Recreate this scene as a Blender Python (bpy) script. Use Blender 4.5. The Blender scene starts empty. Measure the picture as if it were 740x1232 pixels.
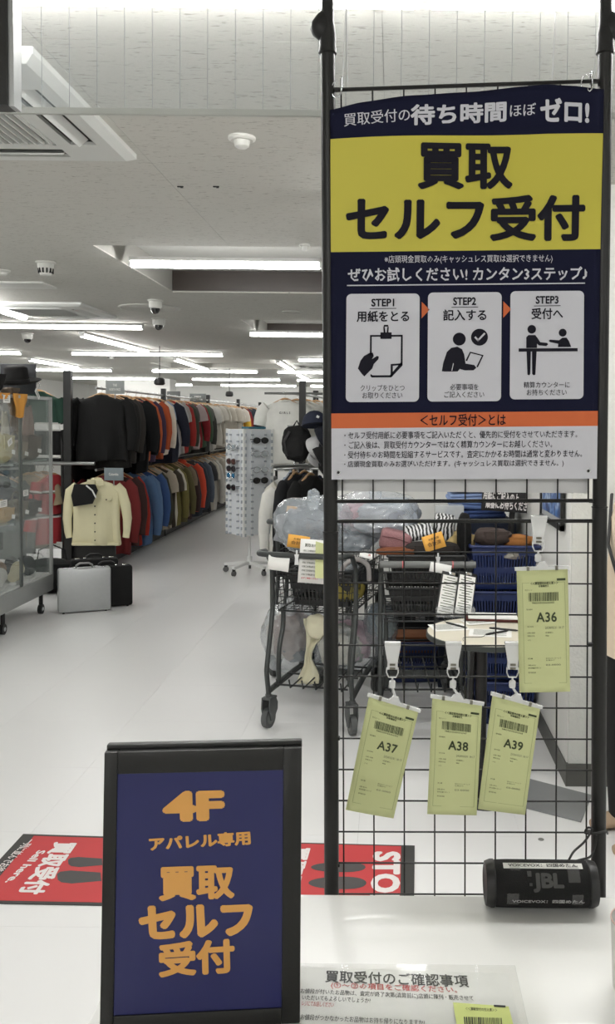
import bpy, bmesh, math, random
from mathutils import Vector, Matrix, Euler, noise
random.seed(7)
SC = bpy.context.scene
COL = SC.collection
R = math.radians

# ------------------------------------------------------------------ camera
F, H = 1054.0, 1.55                      # focal length in px of the 740x1232 frame, eye height
PITCH, ROLL, U0, SHY = R(2.3), R(0.55), 472.0, -0.0544   # the photograph is a crop: principal point at u = 472
cd = bpy.data.cameras.new('camera'); cam = bpy.data.objects.new('camera', cd); COL.objects.link(cam)
cam.location = (0, 0, H)
CR = Matrix.Rotation(math.pi/2 - PITCH, 3, 'X') @ Matrix.Rotation(ROLL, 3, 'Z')
cam.rotation_euler = CR.to_euler()
cd.sensor_fit = 'VERTICAL'; cd.sensor_height = 36; cd.lens = 36*F/1232; cd.shift_x = (370-U0)/1232; cd.shift_y = SHY
cd.clip_start = 0.05; cd.clip_end = 100
SC.camera = cam
# ------------------------------------------------------------------ world, exposure
w = bpy.data.worlds.new('world'); SC.world = w; w.use_nodes = True
w.node_tree.nodes['Background'].inputs[0].default_value = (.9, .95, 1, 1)
w.node_tree.nodes['Background'].inputs[1].default_value = 0.3
SC.view_settings.view_transform = 'Standard'; SC.view_settings.look = 'None'
SC.view_settings.gamma = 1; SC.view_settings.use_curve_mapping = False
SC.view_settings.exposure = 0.52
LAMP = 42.0                              # emission of the light tubes
SC.cycles.max_bounces = 8; SC.cycles.transparent_max_bounces = 16
SC.cycles.sample_clamp_indirect = 4; SC.cycles.use_denoising = True
CEIL = 2.55

# ------------------------------------------------------------------ layout: pixel -> point on a real plane
def ray(u, v):
    return (CR @ Vector(((u-U0)/F, (616-v)/F + SHY*1232/F, -1))).normalized()
def hit(u, v, p, n):
    d = ray(u, v); o = Vector((0, 0, H)); p = Vector(p); n = Vector(n)
    return o + d*((p-o).dot(n)/d.dot(n))
def atz(u, v, z): return hit(u, v, (0, 0, z), (0, 0, 1))
def aty(u, v, y): return hit(u, v, (0, y, 0), (0, 1, 0))
def atx(u, v, x): return hit(u, v, (x, 0, 0), (1, 0, 0))

# ------------------------------------------------------------------ materials
def lin(c):
    return tuple(((x/255)/12.92 if x/255 <= .04045 else ((x/255+.055)/1.055)**2.4) for x in c)
MATS = {}
def mat(name, rgb, rough=.6, metal=0, var=.06, scale=30, bump=0, bscale=None, spec=.5, trans=0, coat=0, emit=0, alpha=1, sheen=0):
    if name in MATS: return MATS[name]
    m = bpy.data.materials.new(name); m.use_nodes = True; MATS[name] = m
    nt = m.node_tree; N = nt.nodes; L = nt.links; b = N['Principled BSDF']
    c = lin(rgb)
    tc = N.new('ShaderNodeTexCoord'); nz = N.new('ShaderNodeTexNoise')
    nz.inputs['Scale'].default_value = scale; nz.inputs['Detail'].default_value = 3
    L.new(tc.outputs['Object'], nz.inputs['Vector'])
    mx = N.new('ShaderNodeMix'); mx.data_type = 'RGBA'
    mx.inputs[6].default_value = (*[x*(1-var) for x in c], 1); mx.inputs[7].default_value = (*[min(1, x*(1+var)) for x in c], 1)
    L.new(nz.outputs['Fac'], mx.inputs[0]); L.new(mx.outputs[2], b.inputs['Base Color'])
    b.inputs['Roughness'].default_value = rough; b.inputs['Metallic'].default_value = metal
    b.inputs['Specular IOR Level'].default_value = spec
    b.inputs['Transmission Weight'].default_value = trans; b.inputs['Coat Weight'].default_value = coat
    b.inputs['Alpha'].default_value = alpha; b.inputs['Sheen Weight'].default_value = sheen
    if emit:
        b.inputs['Emission Color'].default_value = (*c, 1); b.inputs['Emission Strength'].default_value = emit
    if bump:
        bz = N.new('ShaderNodeTexNoise'); bz.inputs['Scale'].default_value = bscale or scale; bz.inputs['Detail'].default_value = 4
        L.new(tc.outputs['Object'], bz.inputs['Vector'])
        bp = N.new('ShaderNodeBump'); bp.inputs['Strength'].default_value = bump; bp.inputs['Distance'].default_value = .01
        L.new(bz.outputs['Fac'], bp.inputs['Height']); L.new(bp.outputs[0], b.inputs['Normal'])
    return m
def film(name, rgb, body=.4, rough=.15, gloss=.12):
    """thin clear sheet: mostly see-through, a little body colour, a little gloss"""
    if name in MATS: return MATS[name]
    m = bpy.data.materials.new(name); m.use_nodes = True; MATS[name] = m
    nt = m.node_tree; N = nt.nodes; L = nt.links
    for n in list(N): N.remove(n)
    o = N.new('ShaderNodeOutputMaterial'); t = N.new('ShaderNodeBsdfTransparent'); d = N.new('ShaderNodeBsdfDiffuse')
    g = N.new('ShaderNodeBsdfGlossy'); a = N.new('ShaderNodeMixShader'); e = N.new('ShaderNodeMixShader'); nz = N.new('ShaderNodeTexNoise')
    tc = N.new('ShaderNodeTexCoord'); mr = N.new('ShaderNodeMapRange')
    nz.inputs['Scale'].default_value = 14; L.new(tc.outputs['Object'], nz.inputs['Vector'])
    mr.inputs['To Min'].default_value = body*.8; mr.inputs['To Max'].default_value = min(1, body*1.2)
    L.new(nz.outputs['Fac'], mr.inputs['Value']); L.new(mr.outputs[0], a.inputs[0])
    d.inputs[0].default_value = (*lin(rgb), 1); g.inputs['Roughness'].default_value = rough
    lw = N.new('ShaderNodeLayerWeight'); lw.inputs[0].default_value = .5
    fr = N.new('ShaderNodeMath'); fr.operation = 'POWER'; fr.inputs[1].default_value = 5; L.new(lw.outputs['Facing'], fr.inputs[0])
    ad = N.new('ShaderNodeMath'); ad.operation = 'MULTIPLY_ADD'; ad.inputs[1].default_value = .9; ad.inputs[2].default_value = .02+gloss*.5; L.new(fr.outputs[0], ad.inputs[0])
    L.new(t.outputs[0], a.inputs[1]); L.new(d.outputs[0], a.inputs[2])
    L.new(a.outputs[0], e.inputs[1]); L.new(g.outputs[0], e.inputs[2]); L.new(ad.outputs[0], e.inputs[0])
    L.new(e.outputs[0], o.inputs[0]); return m

black = mat('black_powder_coat', (15, 15, 14), .42, .1, .1, 60, .05, 300)
blackp = mat('black_plastic', (12, 12, 12), .5, 0, .1, 40, .05, 200)
frame_black = mat('sign_frame_black', (12, 12, 10), .38, 0, .08, 20, .05, 250)
darkgrey = mat('dark_grey_cart_tube', (58, 62, 60), .4, .4, .08, 40)
midgrey = mat('mid_grey_plastic', (100, 102, 100), .5, 0, .06, 30)
chrome = mat('chrome', (215, 218, 220), .12, 1, .02, 10)
alu = mat('brushed_aluminium', (178, 180, 180), .32, .85, .05, 90, .05, 400)
white_metal = mat('white_painted_metal', (225, 226, 224), .4, 0, .02, 20)
white_pl = mat('white_plastic', (220, 221, 218), .45, 0, .02, 20)
paper = mat('white_paper', (236, 236, 232), .75, 0, .02, 20)
ink = mat('black_ink', (28, 28, 30), .6, 0, .1, 60)
greyink = mat('grey_ink', (90, 96, 80), .7, 0, .1, 60)
redink = mat('red_ink', (190, 70, 70), .7, 0, .1, 60)
wood = mat('hanger_wood', (190, 152, 110), .5, 0, .15, 25, .1, 60)
glass = film('showcase_glass', (200, 215, 210), .06, .02, .05)
clear = film('clear_plastic', (232, 236, 234), .42, .1, .22)
bagfilm = film('clear_bag_film', (205, 214, 220), .30, .2, .1)

# ------------------------------------------------------------------ mesh builder
def basis(d):
    d = Vector(d).normalized(); a = Vector((0, 0, 1)) if abs(d.z) < .9 else Vector((1, 0, 0))
    x = a.cross(d).normalized(); return x, d.cross(x).normalized(), d
class MB:
    def __init__(s): s.v = []; s.f = []
    def add(s, vs, fs, M=None):
        o = len(s.v); s.v += [(M @ Vector(v) if M else Vector(v)) for v in vs]; s.f += [tuple(i+o for i in f) for f in fs]; return s
    def box(s, c, sz, rot=(0, 0, 0), b=0):
        M = Matrix.Translation(c) @ Euler(rot).to_matrix().to_4x4()
        hx, hy, hz = [q/2 for q in sz]
        if b:
            bm = bmesh.new(); bmesh.ops.create_cube(bm, size=1)
            for q in bm.verts: q.co = Vector((q.co.x*sz[0], q.co.y*sz[1], q.co.z*sz[2]))
            bmesh.ops.bevel(bm, geom=bm.edges[:], offset=b, segments=2, affect='EDGES', profile=.5)
            bm.verts.index_update(); s.add([q.co.copy() for q in bm.verts], [[q.index for q in f.verts] for f in bm.faces], M); bm.free(); return s
        return s.add([(x*hx, y*hy, z*hz) for x in (-1, 1) for y in (-1, 1) for z in (-1, 1)],
                     [(0, 1, 3, 2), (4, 6, 7, 5), (0, 4, 5, 1), (2, 3, 7, 6), (0, 2, 6, 4), (1, 5, 7, 3)], M)
    def bb(s, a, b): return s.box([(a[i]+b[i])/2 for i in range(3)], [abs(b[i]-a[i]) for i in range(3)])
    def tube(s, pts, r, n=8, closed=False, flat=1):
        pts = [Vector(p) for p in pts]; m = len(pts); rr = r if isinstance(r, (list, tuple)) else [r]*m
        vs = []; fs = []; px = None
        for i, p in enumerate(pts):
            if closed: d = pts[(i+1) % m]-pts[i-1]
            else: d = pts[min(i+1, m-1)]-pts[max(i-1, 0)]
            x, y, _ = basis(d)
            if px is not None:
                x = (px-d.normalized()*px.dot(d.normalized())).normalized(); y = d.normalized().cross(x)
            px = x
            for k in range(n):
                a = 2*math.pi*k/n; q = x*math.cos(a)*rr[i]+y*math.sin(a)*rr[i]
                vs.append(p+Vector((q.x, q.y*flat, q.z)))
        for i in range(m if closed else m-1):
            for k in range(n):
                a = i*n+k; b = i*n+(k+1) % n; c = ((i+1) % m)*n
                fs.append((a, b, c+(k+1) % n, c+k))
        if not closed: fs += [tuple(range(n))[::-1], tuple((m-1)*n+k for k in range(n))]
        return s.add(vs, fs)
    def cyl(s, a, b, r, n=16, r2=None): return s.tube([a, b], [r, r if r2 is None else r2], n)
    def lathe(s, prof, c=(0, 0, 0), n=24, M=None, ang=2*math.pi):
        vs = []; fs = []; m = len(prof)
        for k in range(n):
            a = ang*k/n; vs += [(r*math.cos(a), r*math.sin(a), z) for r, z in prof]
        for k in range(n):
            for i in range(m-1): fs.append((k*m+i, ((k+1) % n)*m+i, ((k+1) % n)*m+i+1, k*m+i+1))
        if prof[0][0] > 1e-5: fs.append(tuple(k*m for k in range(n))[::-1])
        if prof[-1][0] > 1e-5: fs.append(tuple(k*m+m-1 for k in range(n)))
        return s.add(vs, fs, Matrix.Translation(c) @ (M or Matrix()))
    def prism(s, poly, t, M=None):
        """polygon in local XZ, thickness t along Y (centred)"""
        n = len(poly); vs = [(x, -t/2, z) for x, z in poly]+[(x, t/2, z) for x, z in poly]
        return s.add(vs, [tuple(range(n)), tuple(range(n, 2*n))[::-1]]+[(i, i+n, (i+1) % n+n, (i+1) % n) for i in range(n)], M)
    def grid(s, fn, nu, nv, M=None):
        vs = [fn(i/nu, j/nv) for j in range(nv+1) for i in range(nu+1)]
        return s.add(vs, [(j*(nu+1)+i, j*(nu+1)+i+1, (j+1)*(nu+1)+i+1, (j+1)*(nu+1)+i) for j in range(nv) for i in range(nu)], M)
    def rings(s, levels, n=20):
        """levels: list of functions angle -> point"""
        m = len(levels); vs = [L(2*math.pi*k/n) for L in levels for k in range(n)]
        fs = [(i*n+k, i*n+(k+1) % n, (i+1)*n+(k+1) % n, (i+1)*n+k) for i in range(m-1) for k in range(n)]
        return s.add(vs, fs+[tuple(range(n))[::-1], tuple((m-1)*n+k for k in range(n))])
    def blob(s, c, rad, amp=.15, freq=3, seed=0, sub=4, rot=0, floor=None):
        bm = bmesh.new(); bmesh.ops.create_icosphere(bm, subdivisions=sub, radius=1)
        M = Matrix.Translation(c) @ Matrix.Rotation(rot, 4, 'Z')
        for q in bm.verts:
            p = q.co.copy(); n1 = noise.noise(p*freq+Vector((seed*7.3, seed, 0))); n2 = 1-abs(noise.noise(p*freq*2.3+Vector((seed, 0, 5))))*2
            k = 1+amp*n1+amp*.35*n2
            sp = Vector([math.copysign(abs(x)**.8, x) for x in p])
            q.co = M @ Vector((sp.x*rad[0]*k, sp.y*rad[1]*k, sp.z*rad[2]*k))
            if floor is not None and q.co.z < floor: q.co.z = floor
        bm.verts.index_update(); s.add([q.co.copy() for q in bm.verts], [[q.index for q in f.verts] for f in bm.faces]); bm.free(); return s
    def mesh(s, name, m, smooth=35, fix=True):
        me = bpy.data.meshes.new(name); me.from_pydata([tuple(v) for v in s.v], [], s.f)
        if fix:
            bm = bmesh.new(); bm.from_mesh(me); bmesh.ops.recalc_face_normals(bm, faces=bm.faces[:]); bm.to_mesh(me); bm.free()
        if m: me.materials.append(m)
        if smooth: me.shade_smooth(); me.set_sharp_from_angle(angle=R(smooth))
        return me
    def build(s, name, m, parent=None, smooth=35, **k):
        return link(bpy.data.objects.new(name, s.mesh(name, m, smooth)), parent, **k)
def link(o, parent=None, label=None, cat=None, group=None, kind=None, loc=None, rot=None):
    COL.objects.link(o)
    if parent: o.parent = parent
    if loc is not None: o.location = loc
    if rot is not None: o.rotation_euler = rot
    for k, v in (('label', label), ('category', cat), ('group', group), ('kind', kind)):
        if v: o[k] = v
    return o
def thing(name, label, cat, loc=(0, 0, 0), rz=0, group=None, rot=None):
    return link(bpy.data.objects.new(name, None), None, label, cat, group, None, loc, rot or (0, 0, rz))
def kids(o): return [c for c in COL.objects if c.parent == o]
def copy_tree(o, parent=None, loc=None, rot=None, label=None):
    ch = [c for c in o.children]
    c = o.copy(); COL.objects.link(c)
    if parent: c.parent = parent
    if loc is not None: c.location = loc
    if rot is not None: c.rotation_euler = rot
    if label: c['label'] = label
    for k in ch: copy_tree(k, c)
    return c
def setmat(o, m, i=0):
    o.material_slots[i].link = 'OBJECT'; o.material_slots[i].material = m

# ------------------------------------------------------------------ print: text and flat marks laid on planes
TC = {}
def text2d(s, bold=0, spacing=1.0):
    LAYER[0] = 0
    """glyph outlines as flat faces; weight comes from a ring of slightly shifted copies (rounds the corners too)"""
    key = (s, bold, spacing)
    if key in TC: LAYER[0] = TC[key][2]; return TC[key][:2]
    if (s, 0, spacing) not in RAW:
        cu = bpy.data.curves.new('t', 'FONT'); cu.body = s; cu.size = 1; cu.resolution_u = 3 if len(s) < 16 else 1
        cu.space_character = spacing; cu.fill_mode = 'FRONT'
        ob = bpy.data.objects.new('t', cu); COL.objects.link(ob)
        dg = bpy.context.evaluated_depsgraph_get(); dg.update(); ev = ob.evaluated_get(dg); me = ev.to_mesh()
        RAW[(s, 0, spacing)] = ([(v.co.x, v.co.y) for v in me.vertices], [tuple(p.vertices) for p in me.polygons])
        ev.to_mesh_clear(); bpy.data.objects.remove(ob); bpy.data.curves.remove(cu)
    v0, f0 = RAW[(s, 0, spacing)]
    if not v0: v0 = [(0, 0), (1, 1)]
    n = 0 if bold == 0 else (2 if bold < .012 else (4 if bold < .02 else 10))
    offs = [(0, 0)] if not n else [(bold*math.cos(2*math.pi*k/n), bold*math.sin(2*math.pi*k/n)) for k in range(n)]
    vs = []; fs = []
    for dx, dy in offs:
        o = len(vs); vs += [(x+dx, y+dy) for x, y in v0]; fs += [tuple(i+o for i in f) for f in f0]
    x0 = min(v[0] for v in vs); x1 = max(v[0] for v in vs); y0 = min(v[1] for v in vs); y1 = max(v[1] for v in vs)
    vs = [((x-x0)/max(x1-x0, 1e-6), (y-y0)/max(y1-y0, 1e-6)) for x, y in vs]
    TC[key] = (vs, fs, len(v0)); LAYER[0] = len(v0); return vs, fs
RAW = {}; LAYER = [0]
class Plane:
    """a flat face in the world: origin p, right x, up y; prints sit a hair in front of it"""
    def __init__(s, p, x, y, warp=None):
        s.p = Vector(p); s.x = Vector(x).normalized(); s.y = Vector(y).normalized(); s.n = s.x.cross(s.y).normalized(); s.warp = warp
    def px(s, u, v):
        q = hit(u, v, s.p, s.n)-s.p; return q.dot(s.x), q.dot(s.y)
    def at(s, a, b, h=0):
        q = s.p+s.x*a+s.y*b+s.n*h
        return q+s.n*s.warp(a, b) if s.warp else q
    def put(s, name, vs, fs, m, parent, h=.0006, **k):
        mb = MB(); ly = LAYER[0] or 10**9; LAYER[0] = 0
        mb.add([s.at(a, b, h+(i//ly)*4e-5) for i, (a, b) in enumerate(vs)], fs)
        o = bpy.data.objects.new(name, mb.mesh(name, m, 0, fix=False)); link(o, parent, **k)
        if parent: bpy.context.view_layer.update(); o.matrix_parent_inverse = parent.matrix_world.inverted()
        return o
    def text(s, t, box, m, parent, bold=0, h=.0006, name='printed_text', spacing=1.0, quad=None, **k):
        """box (u0,v0,u1,v1) in photo px, or quad TL,TR,BL in photo px"""
        if quad is None: quad = ((box[0], box[1]), (box[2], box[1]), (box[0], box[3]))
        TL, TR, BL = [Vector(s.px(*q)) for q in quad]
        vs, fs = text2d(t, bold, spacing)
        return s.put(name, [tuple(BL+(TR-TL)*x+(TL-BL)*y) for x, y in vs], fs, m, parent, h, **k)
    def ltext(s, t, x0, y0, x1, y1, m, parent, bold=0, h=.0006, name='printed_text', spacing=1.0, **k):
        vs, fs = text2d(t, bold, spacing)
        return s.put(name, [(x0+(x1-x0)*x, y0+(y1-y0)*y) for x, y in vs], fs, m, parent, h, **k)
    def polys(s, ps, m, parent, h=.0005, name='printed_mark', px=True, sub=1, **k):
        vs = []; fs = []
        for p in ps:
            q = [s.px(*c) for c in p] if px else list(p)
            fs.append(tuple(range(len(vs), len(vs)+len(q)))[::-1 if px else 1]); vs += q
        return s.put(name, vs, fs, m, parent, h, **k)
def rrect(x0, y0, x1, y1, r, n=5):
    o = []
    for cx, cy, a0 in ((x1-r, y0+r, -90), (x1-r, y1-r, 0), (x0+r, y1-r, 90), (x0+r, y0+r, 180)):
        for i in range(n+1):
            a = R(a0+90*i/n); o.append((cx+r*math.cos(a), cy+r*math.sin(a)))
    return o
def circ(cx, cy, r, n=24, ry=None): return [(cx+r*math.cos(2*math.pi*i/n), cy+(ry or r)*math.sin(2*math.pi*i/n)) for i in range(n)]
def stroke(pts, wd):
    out = []
    for (a, b), (c, d) in zip(pts, pts[1:]):
        l = math.hypot(c-a, d-b); nx, ny = -(d-b)/l*wd/2, (c-a)/l*wd/2; ex, ey = (c-a)/l*wd/2, (d-b)/l*wd/2
        out.append([(a+nx-ex, b+ny-ey), (c+nx+ex, d+ny+ey), (c-nx+ex, d-ny+ey), (a-nx-ex, b-ny-ey)])
    return out
#PART2

# ================================================================== THE SETTING
def struct(name, mb, m, smooth=0, **k): return mb.build(name, m, None, smooth, kind='structure', **k)
def ceil_mat():
    m = mat('ceiling_board_white', (193, 192, 185), .85, 0, .03, 6); nt = m.node_tree; N = nt.nodes; L = nt.links; b = N['Principled BSDF']
    tc = N.new('ShaderNodeTexCoord'); mp = N.new('ShaderNodeMapping'); mp.inputs['Scale'].default_value = (26, 120, 1)
    nz = N.new('ShaderNodeTexNoise'); nz.inputs['Scale'].default_value = 1; nz.inputs['Detail'].default_value = 2; nz.inputs['Roughness'].default_value = .7
    cr = N.new('ShaderNodeValToRGB'); cr.color_ramp.elements[0].position = .3; cr.color_ramp.elements[0].color = (*lin((142, 140, 132)), 1)
    cr.color_ramp.elements[1].position = .40; cr.color_ramp.elements[1].color = (*lin((193, 192, 185)), 1)
    geo = N.new('ShaderNodeNewGeometry')
    L.new(geo.outputs['Position'], mp.inputs[0]); L.new(mp.outputs[0], nz.inputs[0]); L.new(nz.outputs['Fac'], cr.inputs[0]); L.new(cr.outputs[0], b.inputs['Base Color'])
    bp = N.new('ShaderNodeBump'); bp.inputs['Strength'].default_value = .25; bp.inputs['Distance'].default_value = .003
    L.new(nz.outputs['Fac'], bp.inputs['Height']); L.new(bp.outputs[0], b.inputs['Normal']); return m
def floor_mat():
    m = mat('floor_vinyl_white', (229, 229, 228), .16, 0, .01, 1.2); nt = m.node_tree; N = nt.nodes; L = nt.links; b = N['Principled BSDF']
    geo = N.new('ShaderNodeNewGeometry')
    for n in N:
        if n.type == 'TEX_NOISE': L.new(geo.outputs['Position'], n.inputs['Vector'])
    sc = N.new('ShaderNodeTexNoise'); sc.inputs['Scale'].default_value = 9; sc.inputs['Detail'].default_value = 6
    L.new(geo.outputs['Position'], sc.inputs['Vector'])
    mr = N.new('ShaderNodeMapRange'); mr.inputs['To Min'].default_value = .22; mr.inputs['To Max'].default_value = .30
    L.new(sc.outputs['Fac'], mr.inputs[0]); b.inputs['Roughness'].default_value = .3
    b2 = N.new('ShaderNodeTexNoise'); b2.inputs['Scale'].default_value = 3.5; L.new(geo.outputs['Position'], b2.inputs['Vector'])
    bp = N.new('ShaderNodeBump'); bp.inputs['Strength'].default_value = .03; bp.inputs['Distance'].default_value = .01
    L.new(b2.outputs['Fac'], bp.inputs['Height']); L.new(bp.outputs[0], b.inputs['Normal']); return m
CM = ceil_mat(); FM = floor_mat()
wall_m = mat('wall_white_paint', (222, 222, 218), .7, 0, .03, 3, .06, 40)
plaster = mat('wall_rough_white_plaster', (214, 215, 210), .85, 0, .05, 30, .5, 70)
joint = mat('floor_joint_grey', (150, 150, 146), .6)
base_m = mat('baseboard_dark_grey', (84, 84, 80), .5)
XL, XR, YB, YF = -9.0, 4.5, -4.0, 26.0
fl = struct('floor', MB().bb((XL, YB, -.1), (XR, YF, -.003)), joint)
T = .61
tile0 = MB().bb((.0004, .0004, -.003), (T-.0004, T-.0004, 0)).mesh('floor_tile', FM, 0)
x00 = -1.335-T*4
tx0, ty0, tx1, ty1 = x00, 1.39-T*3, x00+T*9, 1.39-T*3+T*22
for i in range(9):
    for j in range(22):
        link(bpy.data.objects.new('floor_tile', tile0), fl, loc=(tx0+i*T, ty0+j*T, 0))
far = MB()
far.bb((XL, ty1, -.003), (XR, YF, 0)); far.bb((XL, YB, -.003), (XR, ty0, 0))
far.bb((XL, ty0, -.003), (tx0, ty1, 0)); far.bb((tx1, ty0, -.003), (XR, ty1, 0))
far.build('floor_sheet', FM, fl, 0)
struct('wall_far', MB().bb((XL, YF, 0), (XR, YF+.1, CEIL)), wall_m)
struct('wall_back', MB().bb((XL, YB-.1, 0), (XR, YB, CEIL)), wall_m)
struct('wall_left', MB().bb((XL-.1, YB, 0), (XL, YF, CEIL)), wall_m)
struct('wall_right', MB().bb((XR, YB, 0), (XR+.1, YF, CEIL)), wall_m)
# near wall block at the right: receding face at X = .76, end face at Y = 3.69
WX, WY = .765, 3.69
struct('wall_front_right', MB().bb((WX, WY, 0), (XR, 6.3, CEIL)), plaster)
struct('wall_middle', MB().bb((-.40, 6.3, 0), (XR, 6.4, CEIL)), wall_m)
struct('wall_side_right', MB().bb((WX-.006, WY+.012, .09), (WX-.0005, 6.3, CEIL)), wall_m)
struct('baseboard_right', MB().bb((WX-.012, WY-.008, 0), (WX, 6.3, .095)).bb((WX-.012, WY-.012, 0), (XR, WY, .095)), base_m)
struct('baseboard_middle', MB().bb((-.40, 6.29, 0), (WX-.012, 6.3, .08)), base_m)

# ceiling: backing slab with two lamp recesses, boards of .91 m in the near part
RC = [(-1.73, 5.04, -.42, 6.9), (-1.52, 8.75, .6, 10.6), (-4.3, 15.5, -2.0, 17)]
def slab_with_holes(x0, x1, y0, y1, holes, z0, z1):
    mb = MB(); ys = sorted({y0, y1, *[h[1] for h in holes], *[h[3] for h in holes]})
    for a, b in zip(ys, ys[1:]):
        hs = sorted([h for h in holes if h[1] <= a and h[3] >= b]); x = x0
        for h in hs:
            if h[0] > x: mb.bb((x, a, z0), (h[0], b, z1))
            x = h[2]
        if x < x1: mb.bb((x, a, z0), (x1, b, z1))
    return mb
B = .91
bx0, by0 = -.945-B*4, 2.34-B*4
nbx, nby = 9, 7
by1 = by0+nby*B-.0; bx1 = bx0+nbx*B
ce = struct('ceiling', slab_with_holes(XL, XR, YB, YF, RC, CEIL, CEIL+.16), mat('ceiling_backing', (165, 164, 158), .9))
struct('trim_ceiling', MB().bb((XL, YB, CEIL+.16), (XR, YF, CEIL+.2)), mat('recess_white', (205, 205, 200), .8))
brd = MB().bb((.0008, .0008, -.008), (B-.0008, B-.0008, 0)).mesh('ceiling_board', CM, 0)
for i in range(nbx):
    for j in range(nby): link(bpy.data.objects.new('ceiling_board', brd), ce, loc=(bx0+i*B, by0+j*B, CEIL))
HB = [(bx0, by0, bx1, by1)]
slab_with_holes(XL, XR, YB, YF, RC+HB, CEIL-.008, CEIL).build('ceiling_sheet', CM, ce, 0)
CZ = CEIL-.008
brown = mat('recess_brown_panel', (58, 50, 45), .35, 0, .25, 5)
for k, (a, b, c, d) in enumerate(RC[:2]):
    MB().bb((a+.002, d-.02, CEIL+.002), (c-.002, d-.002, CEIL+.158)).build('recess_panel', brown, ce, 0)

# ------------------------------------------------------------------ lamps
lamp_m = bpy.data.materials.new('lamp_tube'); lamp_m.use_nodes = True
_b = lamp_m.node_tree.nodes['Principled BSDF']; _b.inputs['Emission Color'].default_value = (1, .99, .97, 1); _b.inputs['Emission Strength'].default_value = LAMP
_b.inputs['Base Color'].default_value = (.9, .9, .9, 1)
lamp_far = lamp_m.copy(); lamp_far.name = 'lamp_tube_dim'; lamp_far.node_tree.nodes['Principled BSDF'].inputs['Emission Strength'].default_value = LAMP*.5
def light(x0, y0, x1, y1, z, label, group='ceiling light battens', wd=.045, drop=0):
    c = Vector(((x0+x1)/2, (y0+y1)/2, z)); L = math.hypot(x1-x0, y1-y0); rz = math.atan2(y1-y0, x1-x0)
    t = thing('ceiling_light', label, 'ceiling light', c, rz, group)
    MB().box((0, 0, -.012), (L, .075, .024)).build('housing', white_metal, t, 0)
    pr = [(-wd/2, -.024), (-wd/2*.9, -.05), (-wd/4, -.062), (wd/4, -.062), (wd/2*.9, -.05), (wd/2, -.024)]
    mb = MB(); n = len(pr); vs = [(-L/2+.01, a, b) for a, b in pr]+[(L/2-.01, a, b) for a, b in pr]
    mb.add(vs, [(i, i+1, i+1+n, i+n) for i in range(n-1)]+[tuple(range(n))[::-1], tuple(range(n, 2*n))])
    mb.build('tube', lamp_far if y0 > 7 else lamp_m, t, 0)
    for s in (-1, 1): MB().box((s*(L/2-.004), 0, -.034), (.012, .06, .046)).build('end_cap', white_pl, t, 0)
    return t
far_t = 'distant bright light batten in the rows over the clothes rails'
light(-1.66, 5.55, -.46, 5.55, CZ+.02, 'long bright batten in the brown-backed recess, nearest of the hanging row left of the banner')
light(-1.25, 2.0, .05, 2.0, CZ, 'very bright light batten across the top edge of the picture, left piece', wd=.075)
light(.07, 2.0, 1.5, 2.0, CZ, 'very bright light batten across the top edge of the picture, right piece above the banner', wd=.075)
light(-3.42, 6.0, -3.52, 8.4, CZ, 'slanting light batten at the left picture edge beside the air conditioner grille')
light(-5.0, 9.2, -2.62, 9.2, CZ, 'long crosswise light batten just beyond the far air conditioner grille')
light(-1.6, 9.8, .3, 9.8, CZ+.0, 'crosswise light batten in the second recess beside the black post')
light(-3.58, 10.1, -3.5, 12.5, CZ, 'slanting light batten between two crosswise battens over the left clothes rails')
light(-4.75, 13.0, -2.52, 13.0, CZ, 'long crosswise light batten second row beyond the ceiling grille')
light(-3.5, 14.1, -3.6, 17.0, CZ, 'short slanting light batten far back over the left clothes rack', 'distant light battens')
light(-1.5, 13.9, .5, 13.9, CZ, 'crosswise light batten right of the post above the white T-shirts', 'distant light battens')
light(-7.6, 13.0, -5.5, 13.0, CZ, 'crosswise light batten far left above the hats', 'distant light battens')
for y, a_ in ((17.5, 'third'), (21, 'fourth'), (24.5, 'last')):
    for x, b_ in ((-6.6, 'left'), (-3.7, 'middle'), (-1.2, 'right')): light(x-1.1, y, x+1.0, y, CZ, 'distant crosswise light batten, %s of three in the %s far row' % (b_, a_), 'distant light battens')
light(-1.9, 14.5, -1.95, 17, CZ, 'short slanting far light batten above the sunglasses tower', 'distant light battens'); light(-2.0, 18.3, -2.0, 20.5, CZ, 'tiny slanting light batten behind the one above the sunglasses tower', 'distant light battens')
light(-6.0, 14.5, -6.0, 16.7, CZ, 'slanting far light batten at left above the cabinet', 'distant light battens')
# unseen rows over the shop behind and beside the camera, for light from behind
rm = 'white light batten of the unseen rows added over the counter side, out of the picture'
for (x, y) in ((-4.2, 1.9), (-6.8, 1.9), (3.2, 1.9), (-4.5, -1.3), (-.6, -1.3), (2.6, -1.3), (-6.6, 5.5), (2.6, -3.2), (-2.2, -3.2), (-7.5, 9.3), (-3.3,4.3)):
    light(x-.65, y, x+.65, y, CZ, rm, 'light battens over the counter side')

light(-.2, 3.95, .7, 3.95, CZ, 'added light batten to brighten the trolleys, unseen behind the banner')  # extra lamp, put in to light the trolleys; the banner hides it
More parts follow.
